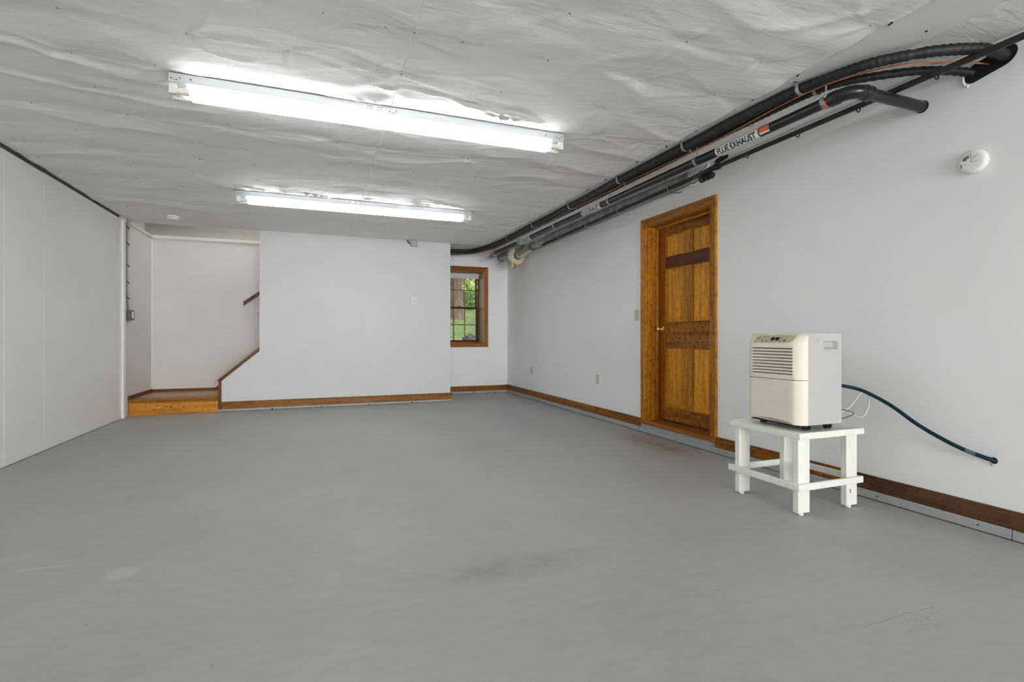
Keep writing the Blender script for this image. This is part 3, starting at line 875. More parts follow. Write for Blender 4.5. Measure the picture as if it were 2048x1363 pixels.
# ------------------------------------------------------------------ window
w = struct_empty('window_1', (2.38, 8.9, 0.893), 'small wood framed double hung window in a deep recess', 'window')
wi, wo = (2.008, 2.752, 0.898, 2.155), (1.928, 2.832, 0.819, 2.231)
for side in (0, 1):
    mitre_bar(CASE, 2, lambda w_: (lerp(wi[2], wo[2], w_), lerp(wi[3], wo[3], w_)), lambda dp, w_, l: (lerp(wi[side], wo[side], w_), YB - dp, l)).build('casing', M['win_case_v'], w)
    mitre_bar(CASE, 0, lambda w_: (lerp(wi[0], wo[0], w_), lerp(wi[1], wo[1], w_)), lambda dp, w_, l: (l, YB - dp, lerp(wi[2 + side], wo[2 + side], w_))).build('casing', M['case_x'], w)
MB().box(2.741, 2.757, YB, YB + 0.33, 0.893, 2.16).build('jamb', M['jamb_y'], w)
MB().box(2.003, 2.019, YB, YB + 0.33, 0.893, 2.16).build('jamb', M['jamb_y'], w)
MB().box(2.019, 2.741, YB, YB + 0.33, 2.144, 2.16).build('jamb', M['case_x'], w)
MB().box(2.019, 2.741, YB, YB + 0.36, 0.893, 0.907).build('sill', M['case_x'], w)
MB().box(2.720, 2.741, 8.885, 8.90, 0.907, 2.144).build('window_stop', M['win_v'], w)
MB().box(2.019, 2.040, 8.885, 8.90, 0.907, 2.144).build('window_stop', M['win_v'], w)
GX = (2.072, 2.278, 2.484, 2.690)
def sash(y, z0, z1, gz):
    s = MB()
    o = None
    parts = []
    parts.append(MB().box(2.035, GX[0], y, y + 0.028, z0, z1).build('sash', M['win_v'], w, bevel=0.002))
    root = parts[0]
    MB().box(GX[3], 2.726, y, y + 0.028, z0, z1).build('sash_stile', M['win_v'], root, bevel=0.002)
    MB().box(GX[0], GX[3], y, y + 0.028, z0, gz[0]).build('sash_rail', M['win_x'], root, bevel=0.002)
    MB().box(GX[0], GX[3], y, y + 0.028, gz[-1], z1).build('sash_rail', M['win_x'], root, bevel=0.002)
    for x in GX[1:3]:
        MB().box(x - 0.009, x + 0.009, y + 0.002, y + 0.024, gz[0], gz[-1]).build('muntin', M['case_v'], root, bevel=0.003)
    MB().box(GX[0], GX[3], y + 0.003, y + 0.023, gz[1] - 0.008, gz[1] + 0.008).build('muntin', M['case_x'], root, bevel=0.003)
    for i in range(3):
        for j in range(2):
            MB().box(GX[i] + (0.009 if i else 0), GX[i + 1] - (0.009 if i < 2 else 0), y + 0.012, y + 0.016,
                     gz[j] + (0.008 if j else 0), gz[j + 1] - (0 if j else 0.008)).build('pane', M['glass'], root, smooth=False)
    return root
lo_s = sash(8.905, 0.907, 1.532, (0.940, 1.217, 1.502))
sash(8.936, 1.508, 2.144, (1.540, 1.845, 2.10))
MB().box(2.345, 2.405, 8.890, 8.905, 1.532, 1.545).cyl((2.375, 8.897, 1.545), (2.375, 8.897, 1.556), 0.012, seg=12).build('sash_lock', M['black'], lo_s)
sh = thing('roller_shade', (2.38, 8.87, 2.05), 'white roller shade rolled up at top of small window', 'window shade')
MB().cyl((2.024, 8.862, 2.125), (2.736, 8.862, 2.125), 0.020, seg=20).build('roller', M['shade'], sh)
MB().box(2.035, 2.725, 8.846, 8.850, 2.055, 2.12).box(2.035, 2.725, 8.842, 8.854, 2.048, 2.060).build('shade_cloth', M['shade'], sh, bevel=0.002)

# ------------------------------------------------------------------ stairs
s = struct_empty('stairs_1', (-1.7, 8.2, 0), 'wooden stair landing with knotty pine riser', 'stairs')
MB().box(-2.232, -1.244, 7.728, 7.75, 0.0, 0.178).build('riser', M['riser'], s)
ys = (7.70, 7.93, 8.19, 8.45, YA - 0.013)
for k, (a, c) in enumerate(zip(ys, ys[1:])):
    MB().box(-2.235 if k else -2.24, -1.245, a + 0.001, c - 0.001, 0.178, 0.205).build('plank', M['nosing'] if k == 0 else M['tread'], s, bevel=0.008 if k == 0 else 0.002)
MB().box(-2.235, -1.25, 7.718, 7.727, 0.150, 0.178).build('cove_moulding', M['nosing'], s, bevel=0.004)
# skirts round the landing, the back one rising with the stairs
MB().box(WL, WL + 0.014, 7.71, YA - 0.014, 0.205, 0.252).build('skirt_board', M['cap_wood'], s, bevel=0.003)
MB().prism([(WL, 0.205), (-0.2, 0.205), (-0.2, 1.26), (-1.435, 0.242), (WL, 0.242)], 1, YA - 0.013, YA).build('skirt_board', M['cap_wood'], s, smooth=False)
for k in range(4):
    x0 = -1.19 + 0.24 * k
    z0 = 0.205 + 0.197 * k
    MB().box(x0, x0 + 0.02, YS + 0.115, YA - 0.014, z0, z0 + 0.17).build('riser', M['riser'], s)
    MB().box(x0 - 0.03, x0 + 0.26, YS + 0.115, YA - 0.014, z0 + 0.17, z0 + 0.197).build('tread', M['tread'], s, bevel=0.006)
t = struct_empty('trim_8', (-1.2, YS, 0.03), 'brown wooden cap and post trimming the partition diagonal', 'trim')
dx, dz = -0.749 + 1.206, 0.828 - 0.432
L = math.hypot(dx, dz)
ux, uz = dx / L, dz / L
nx, nz = -uz, ux
def along(px, pz, a, n):
    return (px + ux * a + nx * n, pz + uz * a + nz * n)
P0 = (-1.206, 0.432)
e0, e1 = -0.045, L + 0.002
cap = [along(*P0, e0, 0.0), along(*P0, e1 - 0.0, 0.0), (-0.7495, along(*P0, e1, 0.0)[1] + 0.024 * 1.2), along(*P0, e0, 0.022)]
MB().prism(cap, 1, YS - 0.02, YS + 0.13).build('stair_cap', M['cap_wood'], t, bevel=0.003)
mold = [along(*P0, -0.02, -0.018), along(*P0, e1 - 0.02, -0.018), (-0.7495, along(*P0, e1, 0.0)[1] - 0.0), along(*P0, -0.028, 0.0)]
MB().prism(mold, 1, YS - 0.012, YS + 0.122).build('cap_moulding', M['cap_wood'], t, bevel=0.002)
MB().box(-1.240, -1.206, YS - 0.012, YS + 0.115, 0.031, 0.425).build('post_board', M['cap_wood'], t, bevel=0.003)

hr = thing('handrail', (-0.5, 8.64, 1.5), 'dark wooden handrail sloping up the stair alcove wall', 'handrail')
r0 = Vector((-1.055, 8.648, 1.500)); rd = Vector((ux, 0, uz)).normalized() if False else Vector((0.218, 0, 0.166)).normalized()
mb = MB()
prof = [(-0.024, -0.018), (0.018, -0.018), (0.026, -0.004), (0.018, 0.018), (-0.018, 0.020), (-0.026, 0.004)]
LEN = 1.9
up_n = Vector((-rd.z, 0, rd.x))
vs = []
for tt in (0.0, LEN):
    for (pn, py) in prof:
        p = r0 + rd * tt + up_n * pn + Vector((0, py, 0))
        if tt == 0.0:
            p += rd * (pn * 0.76)
        vs.append(p)
n = len(prof)
fs = [tuple(range(n))[::-1], tuple(range(n, 2 * n))] + [(i, (i + 1) % n, n + (i + 1) % n, n + i) for i in range(n)]
MB().add(vs, fs).build('rail', M['rail'], hr, smooth=False)
for a in (0.32, 1.5):
    p = r0 + rd * a
    MB().tube(smooth_path([p + Vector((0, 0, -0.02)), p + Vector((0, 0.0, -0.05)), Vector((p.x, 8.685, p.z - 0.08)), Vector((p.x, YA, p.z - 0.085))], 0.01), 0.006, 8).build('rail_bracket', M['galv'], hr)
MB().cyl((-0.862, YA, 1.36), (-0.862, YA - 0.006, 1.36), 0.013, seg=14).build('wall_stud_mark', M['strip'], was)

# ------------------------------------------------------------------ fluorescent fixtures
def fixture(label):
    X0, X1, Y0 = -0.765, 1.643, 3.27
    f = thing('fluorescent_light', ((X0 + X1) / 2, Y0 + 0.055, 2.45), label, 'light fixture', 'twin tube strip lights on the fabric ceiling')
    prof = [(Y0, 2.449), (Y0, 2.402), (Y0 + 0.012, 2.390), (Y0 + 0.032, 2.383), (Y0 + 0.078, 2.383), (Y0 + 0.098, 2.390), (Y0 + 0.110, 2.402), (Y0 + 0.110, 2.449)]
    hs = MB().prism(prof, 0, X0, X1).build('housing', M['housing'], f, angle=20)
    mb = MB()
    for cx in (X0 + 0.03, 0.44, X1 - 0.04):
        for k in range(8):
            a = math.pi * (0.1 + 0.8 * k / 7)
            x, z = cx + 0.033 * math.cos(a) * (1 if k % 2 else 0.7), 2.434 - 0.022 * math.sin(a)
            mb.cyl((x, Y0 + 0.001, z), (x, Y0 - 0.0008, z), 0.0022 if k % 3 else 0.0032, seg=8)
    for cx in (X0 + 0.105, X1 - 0.14):
        mb.cyl((cx, Y0 + 0.001, 2.424), (cx, Y0 - 0.0008, 2.424), 0.0042, seg=10)
    mb.build('screw_holes', M['hole'], hs)['kind'] = 'stuff'
    for x0, rows_ in ((0.27, 3), (0.335, 4)):
        lb = MB().box(x0, x0 + 0.058, Y0 - 0.0008, Y0 + 0.001, 2.410, 2.438)
        lb.build('rating_label', M['label_white'], hs)
        pr_ = MB()
        pr_.box(x0 + 0.008, x0 + 0.05, Y0 - 0.0013, Y0 - 0.0005, 2.432, 2.436)
        for k in range(4):
            pr_.box(x0 + 0.004, x0 + random.uniform(0.044, 0.055), Y0 - 0.0013, Y0 - 0.0005, 2.4125 + 0.0045 * k, 2.4145 + 0.0045 * k)
        pr_.build('label_print', M['grey_print'], hs)
    for ty in (Y0 + 0.016, Y0 + 0.094):
        tz = 2.357
        for (a, sgn) in ((X0, 1), (X1, -1)):
            sk = MB().box(min(a, a + sgn * 0.036), max(a, a + sgn * 0.036), ty - 0.014, ty + 0.014, 2.338, 2.392).build('lamp_socket', M['cap'], f, bevel=0.003)
        tb = MB().cyl((X0 + 0.098, ty, tz), (X1 - 0.098, ty, tz), 0.0185, seg=18).build('lamp_tube', M['tube'], f)
        for (a, c) in ((X0 + 0.034, X0 + 0.099), (X1 - 0.034, X1 - 0.099)):
            MB().cyl((a, ty, tz), (c, ty, tz), 0.0178, seg=18).build('tube_end', M['cap'], tb)
    return f
def copy_tree(o, parent=None):
    c = o.copy()
    S.collection.objects.link(c)
    if parent is not None:
        c.parent = parent
    for ch in list(o.children):
        copy_tree(ch, c)
    return c
fx = fixture('nearer twin tube fluorescent strip light on the ceiling')
f2 = copy_tree(fx)
f2.location.y += 5.655 - 3.27
f2.location.x += 0.012
f2['label'] = 'farther twin tube fluorescent strip light near the stair partition'
# ------------------------------------------------------------------ pipes along the right side
def strap(parent, x, y, z, r, ztop, w=0.02, mat='galv', name='strap'):
    """U strap round a pipe running along Y, with ears on the ceiling"""
    pts_in, pts_out = [], []
    arc = [math.pi * (1 + k / 12) for k in range(13)]
    for rr, lst in ((r + 0.001, pts_in), (r + 0.004, pts_out)):
        lst.append((x - rr, ztop))
        for a in arc:
            lst.append((x + rr * math.cos(a), z + rr * math.sin(a)))
        lst.append((x + rr, ztop))
    mb = MB()
    n = len(pts_in)
    vs = [(p[0], y - w / 2, p[1]) for p in pts_in] + [(p[0], y - w / 2, p[1]) for p in pts_out]
    vs += [(p[0], y + w / 2, p[1]) for p in pts_in] + [(p[0], y + w / 2, p[1]) for p in pts_out]
    fs = []
    for i in range(n - 1):
        fs += [(i, i + 1, n + i + 1, n + i), (2 * n + i, 3 * n + i, 3 * n + i + 1, 2 * n + i + 1), (n + i, n + i + 1, 3 * n + i + 1, 3 * n + i), (i, 2 * n + i, 2 * n + i + 1, i + 1)]
    mb.add(vs, fs)
    mb.box(x - r - 0.028, x - r - 0.002, y - w / 2, y + w / 2, ztop - 0.003, ztop)
    mb.box(x + r + 0.002, x + r + 0.022, y - w / 2, y + w / 2, ztop - 0.003, ztop)
    return mb.build(name, M[mat], parent)

# big insulated line: wall hole -> ceiling run -> behind the partition
h1 = thing('insulated_pipe', (2.53, 4, 2.40), 'thick black ribbed foam insulated pipe strapped under the ceiling', 'pipe')
path = smooth_path([(3.23, 1.50, 2.395), (3.16, 1.487, 2.398), (3.02, 1.502, 2.402), (2.86, 1.585, 2.406), (2.74, 1.70, 2.409), (2.645, 1.85, 2.412), (2.580, 2.16, 2.420), (2.560, 2.6, 2.420),
                    (2.562, 2.9, 2.417), (2.558, 3.14, 2.418), (2.553, 4.0, 2.418), (2.562, 4.5, 2.412), (2.565, 5.05, 2.418), (2.568, 5.5, 2.412), (2.562, 6.0, 2.418), (2.558, 7.03, 2.418),
                    (2.50, 7.70, 2.420), (2.36, 8.12, 2.420), (2.08, 8.25, 2.422), (1.92, 8.27, 2.424)], 0.008)
rn = random.Random(4)
rads = []
for i in range(len(path)):
    yv = path[i].y
    base = 0.0265 + 0.0065 * min(1, max(0, (yv - 2.0) / 0.6)) - 0.005 * min(1, max(0, (yv - 6.8) / 0.8))
    rads.append(base + (0.0012 if (i // 2) % 2 else -0.0010) * (1.0 if yv < 4.5 else 0.4) + rn.uniform(-0.0008, 0.0008))
for seam in (60, 150, 235, 320):
    for k in range(-2, 3):
        if seam + k < len(rads):
            rads[seam + k] -= 0.003
MB().tube(path, lambda i: rads[i], 14).build('foam_sleeve', M['black_foam'], h1, angle=60)
for y in (2.133, 3.08, 3.952, 4.928, 5.936, 6.853):
    strap(h1, min(path, key=lambda p: abs(p.y - y) + (9 if p.y < 2 else 0)).x, y, 2.418, 0.034 if y > 2.5 else 0.029, CZ - 0.003)

h2 = thing('insulated_pipe', (2.66, 4, 2.41), 'thinner black foam insulated pipe beside the copper tube', 'pipe')
path2 = smooth_path([(3.23, 1.62, 2.378), (3.11, 1.69, 2.405), (2.945, 1.795, 2.418), (2.745, 1.99, 2.420), (2.69, 2.16, 2.422), (2.675, 2.5, 2.424), (2.652, 3.0, 2.420), (2.652, 4.0, 2.420), (2.640, 4.45, 2.413), (2.650, 4.96, 2.421),
                     (2.636, 5.5, 2.416), (2.640, 5.98, 2.423), (2.63, 6.9, 2.420), (2.585, 7.6, 2.412), (2.44, 8.12, 2.405), (2.20, 8.31, 2.400), (1.92, 8.35, 2.396)], 0.010)
rads2 = [0.0215 + 0.0015 * min(1, max(0, path2[i].y - 2.2)) + (0.0012 if (i // 2) % 2 else -0.0008) + rn.uniform(-0.0006, 0.0006) for i in range(len(path2))]
MB().tube(path2, lambda i: rads2[i], 12).build('foam_sleeve', M['black_foam'], h2, angle=60)
for y in (2.12, 3.112, 4.001, 4.947, 5.971):
    strap(h2, min(path2, key=lambda p: abs(p.y - y)).x, y, 2.421, 0.0245, CZ - 0.003)

cp = thing('copper_tube', (2.59, 4, 2.385), 'thin bright copper tube running between the black insulated pipes', 'pipe')
pc = smooth_path([(3.22, 1.55, 2.388), (3.14, 1.572, 2.392), (2.97, 1.65, 2.398), (2.80, 1.735, 2.398), (2.672, 1.906, 2.398), (2.618, 2.10, 2.396), (2.614, 2.335, 2.396), (2.632, 2.63, 2.396), (2.64, 3.02, 2.396), (2.614, 3.59, 2.394), (2.60, 4.0, 2.390), (2.60, 4.3, 2.388),
                  (2.60, 4.9, 2.394), (2.598, 5.45, 2.390), (2.60, 6.0, 2.394), (2.59, 6.7, 2.392), (2.545, 7.55, 2.390), (2.42, 8.08, 2.388), (2.20, 8.26, 2.386), (1.92, 8.30, 2.384)], 0.03)
MB().tube(pc, 0.0046, 10).build('tube', M['copper'], cp)
for y, x in ((2.57, 2.652), (1.97, 2.70)):
    MB().tube([(x + 0.034 * math.cos(a), y, 2.41 + 0.028 * math.sin(a)) for a in [k * math.pi / 8 for k in range(8, 17)]], 0.002, 6).build('cable_tie', M['black'], cp)

# oval sleeve in the wall where the insulated pipes leave
mb = MB()
vs, n = [], 28
for xx, sc in ((WR + 0.002, 1.0), (WR - 0.003, 1.0)):
    for k in range(n):
        a = 2 * math.pi * k / n
        cy = 1.552 + (0.060 if math.cos(a) > 0 else -0.060) + 0.050 * math.cos(a) * sc
        vs.append((xx, cy, 2.387 - (cy - 1.552) * 0.22 + 0.047 * math.sin(a) * sc))
fs = [tuple(range(n))[::-1], tuple(range(n, 2 * n))] + [(i, (i + 1) % n, n + (i + 1) % n, n + i) for i in range(n)]
MB().add(vs, fs).build('pipe_opening', M['hole'], wr)
MB().tube([(WR - 0.003, 1.645 + 0.022 * math.cos(a), 2.362 + 0.045 * math.sin(a)) for a in [k * math.pi / 10 - math.pi / 2 for k in range(0, 11)]], 0.006, 8).build('opening_caulk', M['bead'], wr)

# flue exhaust pipe
FX, FZ, FR = 2.640, 2.302, 0.0305
def flx(y): return FX - 0.03 * (y - 1.965) / 5.655
def flz(y): return FZ + 0.01 * (y - 1.965) / 5.655
fl = thing('flue_exhaust_pipe', (FX, 4, FZ), 'black plastic flue exhaust pipe with white lettered bands', 'pipe')
MB().cyl((FX, 1.965, FZ), (FX - 0.03, 7.62, FZ + 0.01), FR, seg=22).build('pipe', M['abs'], fl)
# elbow at the near end, then a stub into the wall
R = 0.075
yc = 1.940
el = [(FX, yc + 0.0 + 0.045, FZ)] + [(FX + R - R * math.cos(a), yc - R * math.sin(a), FZ) for a in [k * math.pi / 20 for k in range(11)]] + [(FX + R + 0.045, yc - R, FZ)]
ro = [0.0385] + [0.0355] * 11 + [0.0385]
MB().tube([Vector(p) for p in el], lambda i: ro[i], 22).build('elbow', M['abs'], fl, angle=50)
for p0, p1 in (((FX, yc + 0.055, FZ), (FX, yc + 0.005, FZ)), ((FX + R, yc - R, FZ), (FX + R + 0.052, yc - R, FZ))):
    MB().lathe(p0, p1, [(0, 0.0375), (0.08, 0.0395), (0.92, 0.0395), (1, 0.0375)], 24).build('elbow_hub', M['abs'], fl)
MB().cyl((FX + R + 0.03, yc - R, FZ), (WR + 0.02, yc - R, FZ), FR, seg=22).build('pipe', M['abs'], fl)
MB().lathe((WR - 0.004, yc - R, FZ), (WR + 0.002, yc - R, FZ), [(0, 0.033), (1, 0.035)], 24).build('pipe_opening', M['hole'], wr)
# far elbow
FY = 7.62
MB().tube(smooth_path([(FX - 0.03, FY - 0.02, FZ + 0.01), (FX - 0.024, FY + 0.05, FZ + 0.01), (2.665, FY + 0.12, FZ + 0.014), (2.73, FY + 0.26, FZ + 0.03), (2.83, FY + 0.60, FZ + 0.085), (2.93, YB + 0.01, FZ + 0.145)], 0.02), 0.036, 16).build('elbow', M['abs'], fl)
MB().lathe((FX - 0.03, FY - 0.03, FZ + 0.01), (FX - 0.03, FY + 0.0, FZ + 0.01), [(0, 0.039), (1, 0.039)], 20).build('elbow_hub', M['galv'], fl)
def hanger(y, x):
    mb = MB()
    FZ = flz(y)
    vs = []
    for dy, rr in ((-0.011, FR + 0.001), (-0.011, FR + 0.005), (0.011, FR + 0.005), (0.011, FR + 0.001)):
        vs += [(x + rr * math.cos(k * math.pi / 12), y + dy, FZ + rr * math.sin(k * math.pi / 12)) for k in range(24)]
    fs = []
    for i in range(4):
        for k in range(24):
            k2 = (k + 1) % 24
            j = (i + 1) % 4
            fs.append((i * 24 + k, i * 24 + k2, j * 24 + k2, j * 24 + k))
    mb.add(vs, fs)
    h = mb.build('hanger_ring', M['galv'], fl)
    mb2 = MB().cyl((x, y, FZ + FR + 0.004), (x, y, CZ - 0.004), 0.0045, seg=10)
    mb2.lathe((x, y, FZ + FR + 0.003), (x, y, FZ + FR + 0.016), [(0, 0.009), (1, 0.008)], 6)
    mb2.lathe((x, y, CZ - 0.004), (x, y, CZ - 0.012), [(0, 0.022), (0.4, 0.022), (1, 0.008)], 14)
    mb2.build('hanger_rod', M['galv'], h)
    MB().cyl((x - FR - 0.004, y, FZ - 0.002), (x - FR - 0.016, y, FZ - 0.002), 0.007, seg=8).build('clamp_bolt', M['galv'], h)
for y in (2.02, 3.044, 4.243, 5.434, 6.564):
    hanger(y, flx(y))

def band(parent, name, mat, y0, y1, a0, a1, dr, axis_x, seg=16):
    """curved patch hugging the flue between angles a0..a1 (0 = towards +X, pi = towards the room)"""
    vs, fs = [], []
    for i in range(seg + 1):
        a = a0 + (a1 - a0) * i / seg
        for y in (y0, y1):
            for rr in (FR + dr, FR - 0.002):
                vs.append((flx(y) + rr * math.cos(a), y, flz(y) + rr * math.sin(a)))
    for i in range(seg):
        b0, b1 = i * 4, (i + 1) * 4
        fs += [(b0, b0 + 2, b1 + 2, b1), (b0, b1, b1 + 1, b0 + 1), (b0 + 2, b0 + 3, b1 + 3, b1 + 2)]
    fs += [(0, 1, 3, 2), (seg * 4, seg * 4 + 2, seg * 4 + 3, seg * 4 + 1)]
    return MB().add(vs, fs).build(name, M[mat], parent)

def text_on_flue(parent, text, y_near, y_far, ang_c, height, ax):
    """letters reading from the far end to the near end, wrapped round the pipe"""
    cu = bpy.data.curves.new('lettering', 'FONT')
    cu.body = text
    cu.size = 1.0
    cu.offset = 0.034
    cu.resolution_u = 3
    tmp = bpy.data.objects.new('tmp', cu)
    S.collection.objects.link(tmp)
    bpy.context.view_layer.update()
    me0 = bpy.data.meshes.new_from_object(tmp.evaluated_get(bpy.context.evaluated_depsgraph_get()))
    bpy.data.objects.remove(tmp)
    bm = bmesh.new()
    bm.from_mesh(me0)
    xs = [v.co.x for v in bm.verts]
    zs = [v.co.y for v in bm.verts]
    x0, x1, q0, q1 = min(xs), max(xs), min(zs), max(zs)
    for k in range(1, 10):
        yy = q0 + (q1 - q0) * k / 10
        bmesh.ops.bisect_plane(bm, geom=bm.verts[:] + bm.edges[:] + bm.faces[:], plane_co=(0, yy, 0), plane_no=(0, 1, 0))
    for v in bm.verts:
        u = (v.co.x - x0) / (x1 - x0)
        q = (v.co.y - q0) / (q1 - q0) - 0.5
        y = y_far + (y_near - y_far) * u
        a = ang_c - q * height / FR
        r = FR + 0.0016
        v.co = (flx(y) + r * math.cos(a), y, flz(y) + r * math.sin(a))
    bmesh.ops.recalc_face_normals(bm, faces=bm.faces)
    me = bpy.data.meshes.new('lettering')
    bm.to_mesh(me)
    bm.free()
    me.materials.append(M['black'])
    o = bpy.data.objects.new('lettering', me)
    S.collection.objects.link(o)
    o.parent = parent
    return o
AC = math.pi + 0.46        # faces the room and slightly down
for y1, y0 in ((2.830, 2.462), (4.755, 4.390), (6.520, 6.150)):
    ax = FX
    lb = band(fl, 'lettered_band', 'label_white', y0, y1, AC - 1.12, AC + 1.12, 0.0008, ax)
    text_on_flue(lb, 'FLUE EXHAUST', y0 + 0.018, y1 - 0.018, AC + 0.02, 0.045, ax)
lb = band(fl, 'warning_sticker', 'label_red', 2.378, 2.452, AC - 1.0, AC + 0.15, 0.0008, FX)
band(lb, 'sticker_edge', 'label_white', 2.378, 2.452, AC + 0.15, AC + 0.5, 0.0008, FX)
band(fl, 'warning_sticker', 'label_red', 1.997, 2.006, AC - 0.3, AC + 0.9, 0.0095, FX)
band(fl, 'paper_tag', 'label_white', 1.995, 2.006, AC - 1.6, AC - 0.9, 0.0098, FX)

# black iron gas pipe along the wall
GXp, GZ = 2.970, 2.355
gp = thing('gas_pipe', (GXp, 2.5, GZ), 'black iron gas pipe along top of the right wall', 'pipe')
MB().cyl((GXp, YF, GZ), (GXp, 3.225, GZ), 0.0165, seg=16).build('pipe', M['iron'], gp)
MB().lathe((GXp, 3.17, GZ), (GXp, 3.225, GZ), [(0, 0.023), (0.15, 0.026), (0.85, 0.026), (1, 0.023)], 16).build('coupling', M['iron'], gp)
for y in (1.665, 2.071, 2.475, 2.90):
    MB().tube([(GXp - 0.02, y, GZ - 0.01), (GXp - 0.012, y, GZ - 0.026), (GXp + 0.004, y, GZ - 0.034), (GXp + 0.014, y, GZ - 0.026), (GXp + 0.02, y, GZ - 0.008)], 0.0035, 8).build('pipe_clip', M['black'], gp)
# union and second run toward the far end
g2 = thing('gas_pipe', (3.11, 5.5, 2.39), 'dark pipe with union fitting running beside the galvanised duct', 'pipe')
MB().tube(smooth_path([(GXp, 3.22, GZ), (GXp, 3.28, GZ), (3.0, 3.40, 2.362), (3.052, 3.56, 2.383)], 0.03), 0.02, 14).build('elbow', M['iron'], g2)
MB().lathe((3.000, 3.325, 2.318), (3.000, 3.42, 2.318), [(0, 0.022), (0.1, 0.030), (0.35, 0.030), (0.4, 0.024), (0.65, 0.024), (0.7, 0.031), (0.95, 0.031), (1, 0.022)], 12).build('union_fitting', M['iron'], g2)
MB().lathe((3.000, 3.305, 2.318), (3.000, 3.275, 2.318), [(0, 0.030), (0.5, 0.030), (1, 0.020)], 8).build('end_cap', M['iron'], g2)
MB().cyl((3.052, 3.54, 2.383), (3.052, 6.74, 2.334), 0.0175, seg=14).build('pipe', M['iron'], g2)
for y in (3.9, 4.75, 5.45, 6.2):
    z = 2.383 - 0.056 * (y - 3.54) / 3.66
    strap(g2, 3.052, y, z, 0.0175, z + 0.075, 0.014)
    MB().tube([(3.052, y, z - 0.021), (3.08, y, z - 0.034), (3.15, y, z - 0.03), (3.199, y, z - 0.018)], 0.003, 6).build('pipe_clip', M['black'] if y < 4 else M['galv'], g2)
wc = thing('white_conduit', (3.17, 5, 2.35), 'thin cream conduit on wall below the dark far pipe', 'conduit')
MB().cyl((3.178, 3.5, 2.380), (3.178, 7.9, 2.335), 0.010, seg=12).build('conduit', M['cap'], wc)
for y in (3.46, 3.62):
    MB().tube(smooth_path([(3.165, y, 2.378), (3.13, y + 0.02, 2.352), (3.10, y + 0.05, 2.352)], 0.02), 0.007, 8).build('wire_lead', M['cap'], wc)

# galvanised duct, foil couplings and radon style inline fan in the far corner
dc = thing('galvanised_duct', (2.98, 5.2, 2.36), 'round galvanised duct between flue pipe and right wall', 'duct')
D0, D1 = Vector((3.128, 3.66, 2.436)), Vector((3.105, 6.72, 2.402))
dv = (D1 - D0).normalized()
MB().cyl(D0, D1, 0.050, seg=22).build('duct', M['galv_duct'], dc)
for tt in (0.15, 1.25, 2.5):
    MB().lathe(D0 + dv * tt, D0 + dv * (tt + 0.05), [(0, 0.050), (0.2, 0.053), (0.8, 0.053), (1, 0.050)], 22).build('duct_seam', M['galv'], dc)
MB().tube([D0 + Vector((0, 0.02, 0)), D0 + Vector((0, -0.03, 0.002)), D0 + Vector((-0.004, -0.10, 0.008)), D0 + Vector((-0.008, -0.17, 0.04)), D0 + Vector((-0.008, -0.20, 0.09))], lambda i: 0.051, 18).build('duct_elbow', M['foil'], dc, angle=25)
for tt in (0.75, 2.0, 2.95):
    p = D0 + dv * tt
    strap(dc, p.x, p.y, p.z, 0.051, 2.486, 0.02)
fa = thing('inline_fan', (3.0, 7.6, 2.3), 'round cream inline fan with foil coupling in far corner', 'fan')
Fc = Vector((2.992, 7.62, 2.300))
MB().lathe(Fc + Vector((0, 0.13, 0.0)), Fc + Vector((0, -0.035, 0.0)), [(0, 0.060), (0.15, 0.062), (0.18, 0.135), (0.30, 0.150), (0.62, 0.150), (0.80, 0.143), (0.93, 0.118), (0.97, 0.075), (1.0, 0.070)], 30).build('fan_housing', M['fan'], fa, angle=45)
col = Vector((3.035, 7.06, 2.366))
pth = smooth_path([Fc + Vector((0.005, -0.02, 0.002)), Fc + Vector((0.010, -0.14, 0.014)), col + Vector((-0.006, 0.14, -0.022)), col], 0.012)
MB().tube(pth, lambda i: 0.056 + (0.0025 if i % 2 else -0.0015), 20).build('foil_coupling', M['foil'], fa, angle=60)
MB().lathe(Fc + Vector((0, -0.034, 0)), Fc + Vector((0, -0.052, 0)), [(0, 0.068), (1, 0.064)], 24).build('coupling_clamp', M['slot'], fa)
cv = (D1 - col).normalized()
MB().lathe(col + Vector((0, 0.035, -0.004)), col - Vector((0.003, 0.05, -0.002)), [(0, 0.060), (0.1, 0.064), (0.9, 0.064), (1, 0.056)], 22).build('rubber_collar', M['grey_box'], fa)
MB().cyl(col - Vector((0.002, 0.03, 0)), D1 + Vector((0.0, -0.02, 0)), 0.047, seg=20).build('duct_sleeve', M['galv'], fa)
MB().lathe(col + Vector((0.065, 0.0, -0.03)), col + Vector((0.065, -0.06, -0.03)), [(0, 0.012), (0.3, 0.02), (1, 0.016)], 12).build('brass_fitting', M['brass'], fa)
bp = smooth_path([Fc + Vector((-0.02, 0.10, 0.02)), Fc + Vector((-0.01, 0.30, 0.055)), (3.05, 8.25, 2.40), (3.085, YB + 0.01, 2.42)], 0.03)
MB().tube(bp, 0.062, 20).build('outlet_pipe', M['galv'], fa)
MB().prism([(2.945, 2.47), (3.10, 2.47), (3.06, 2.41), (2.99, 2.385), (2.968, 2.30), (2.952, 2.30), (2.940, 2.38)], 1, 7.545, 7.553).build('mounting_bracket', M['bracket'], fa, smooth=False)
MB().lathe((2.935, 7.60, 2.165), (2.935, 7.60, 2.095), [(0, 0.022), (0.25, 0.022), (0.3, 0.028), (0.9, 0.026), (1, 0.018)], 16).build('drain_fitting', M['old_copper'], fa)
MB().box(2.895, 2.912, 7.59, 7.605, 2.105, 2.17).build('drain_tag', M['label_white'], fa)
MB().lathe((3.085, YB + 0.002, 2.42), (3.085, YB - 0.004, 2.42), [(0, 0.072), (1, 0.070)], 24).build('pipe_opening', M['hole'], wb)

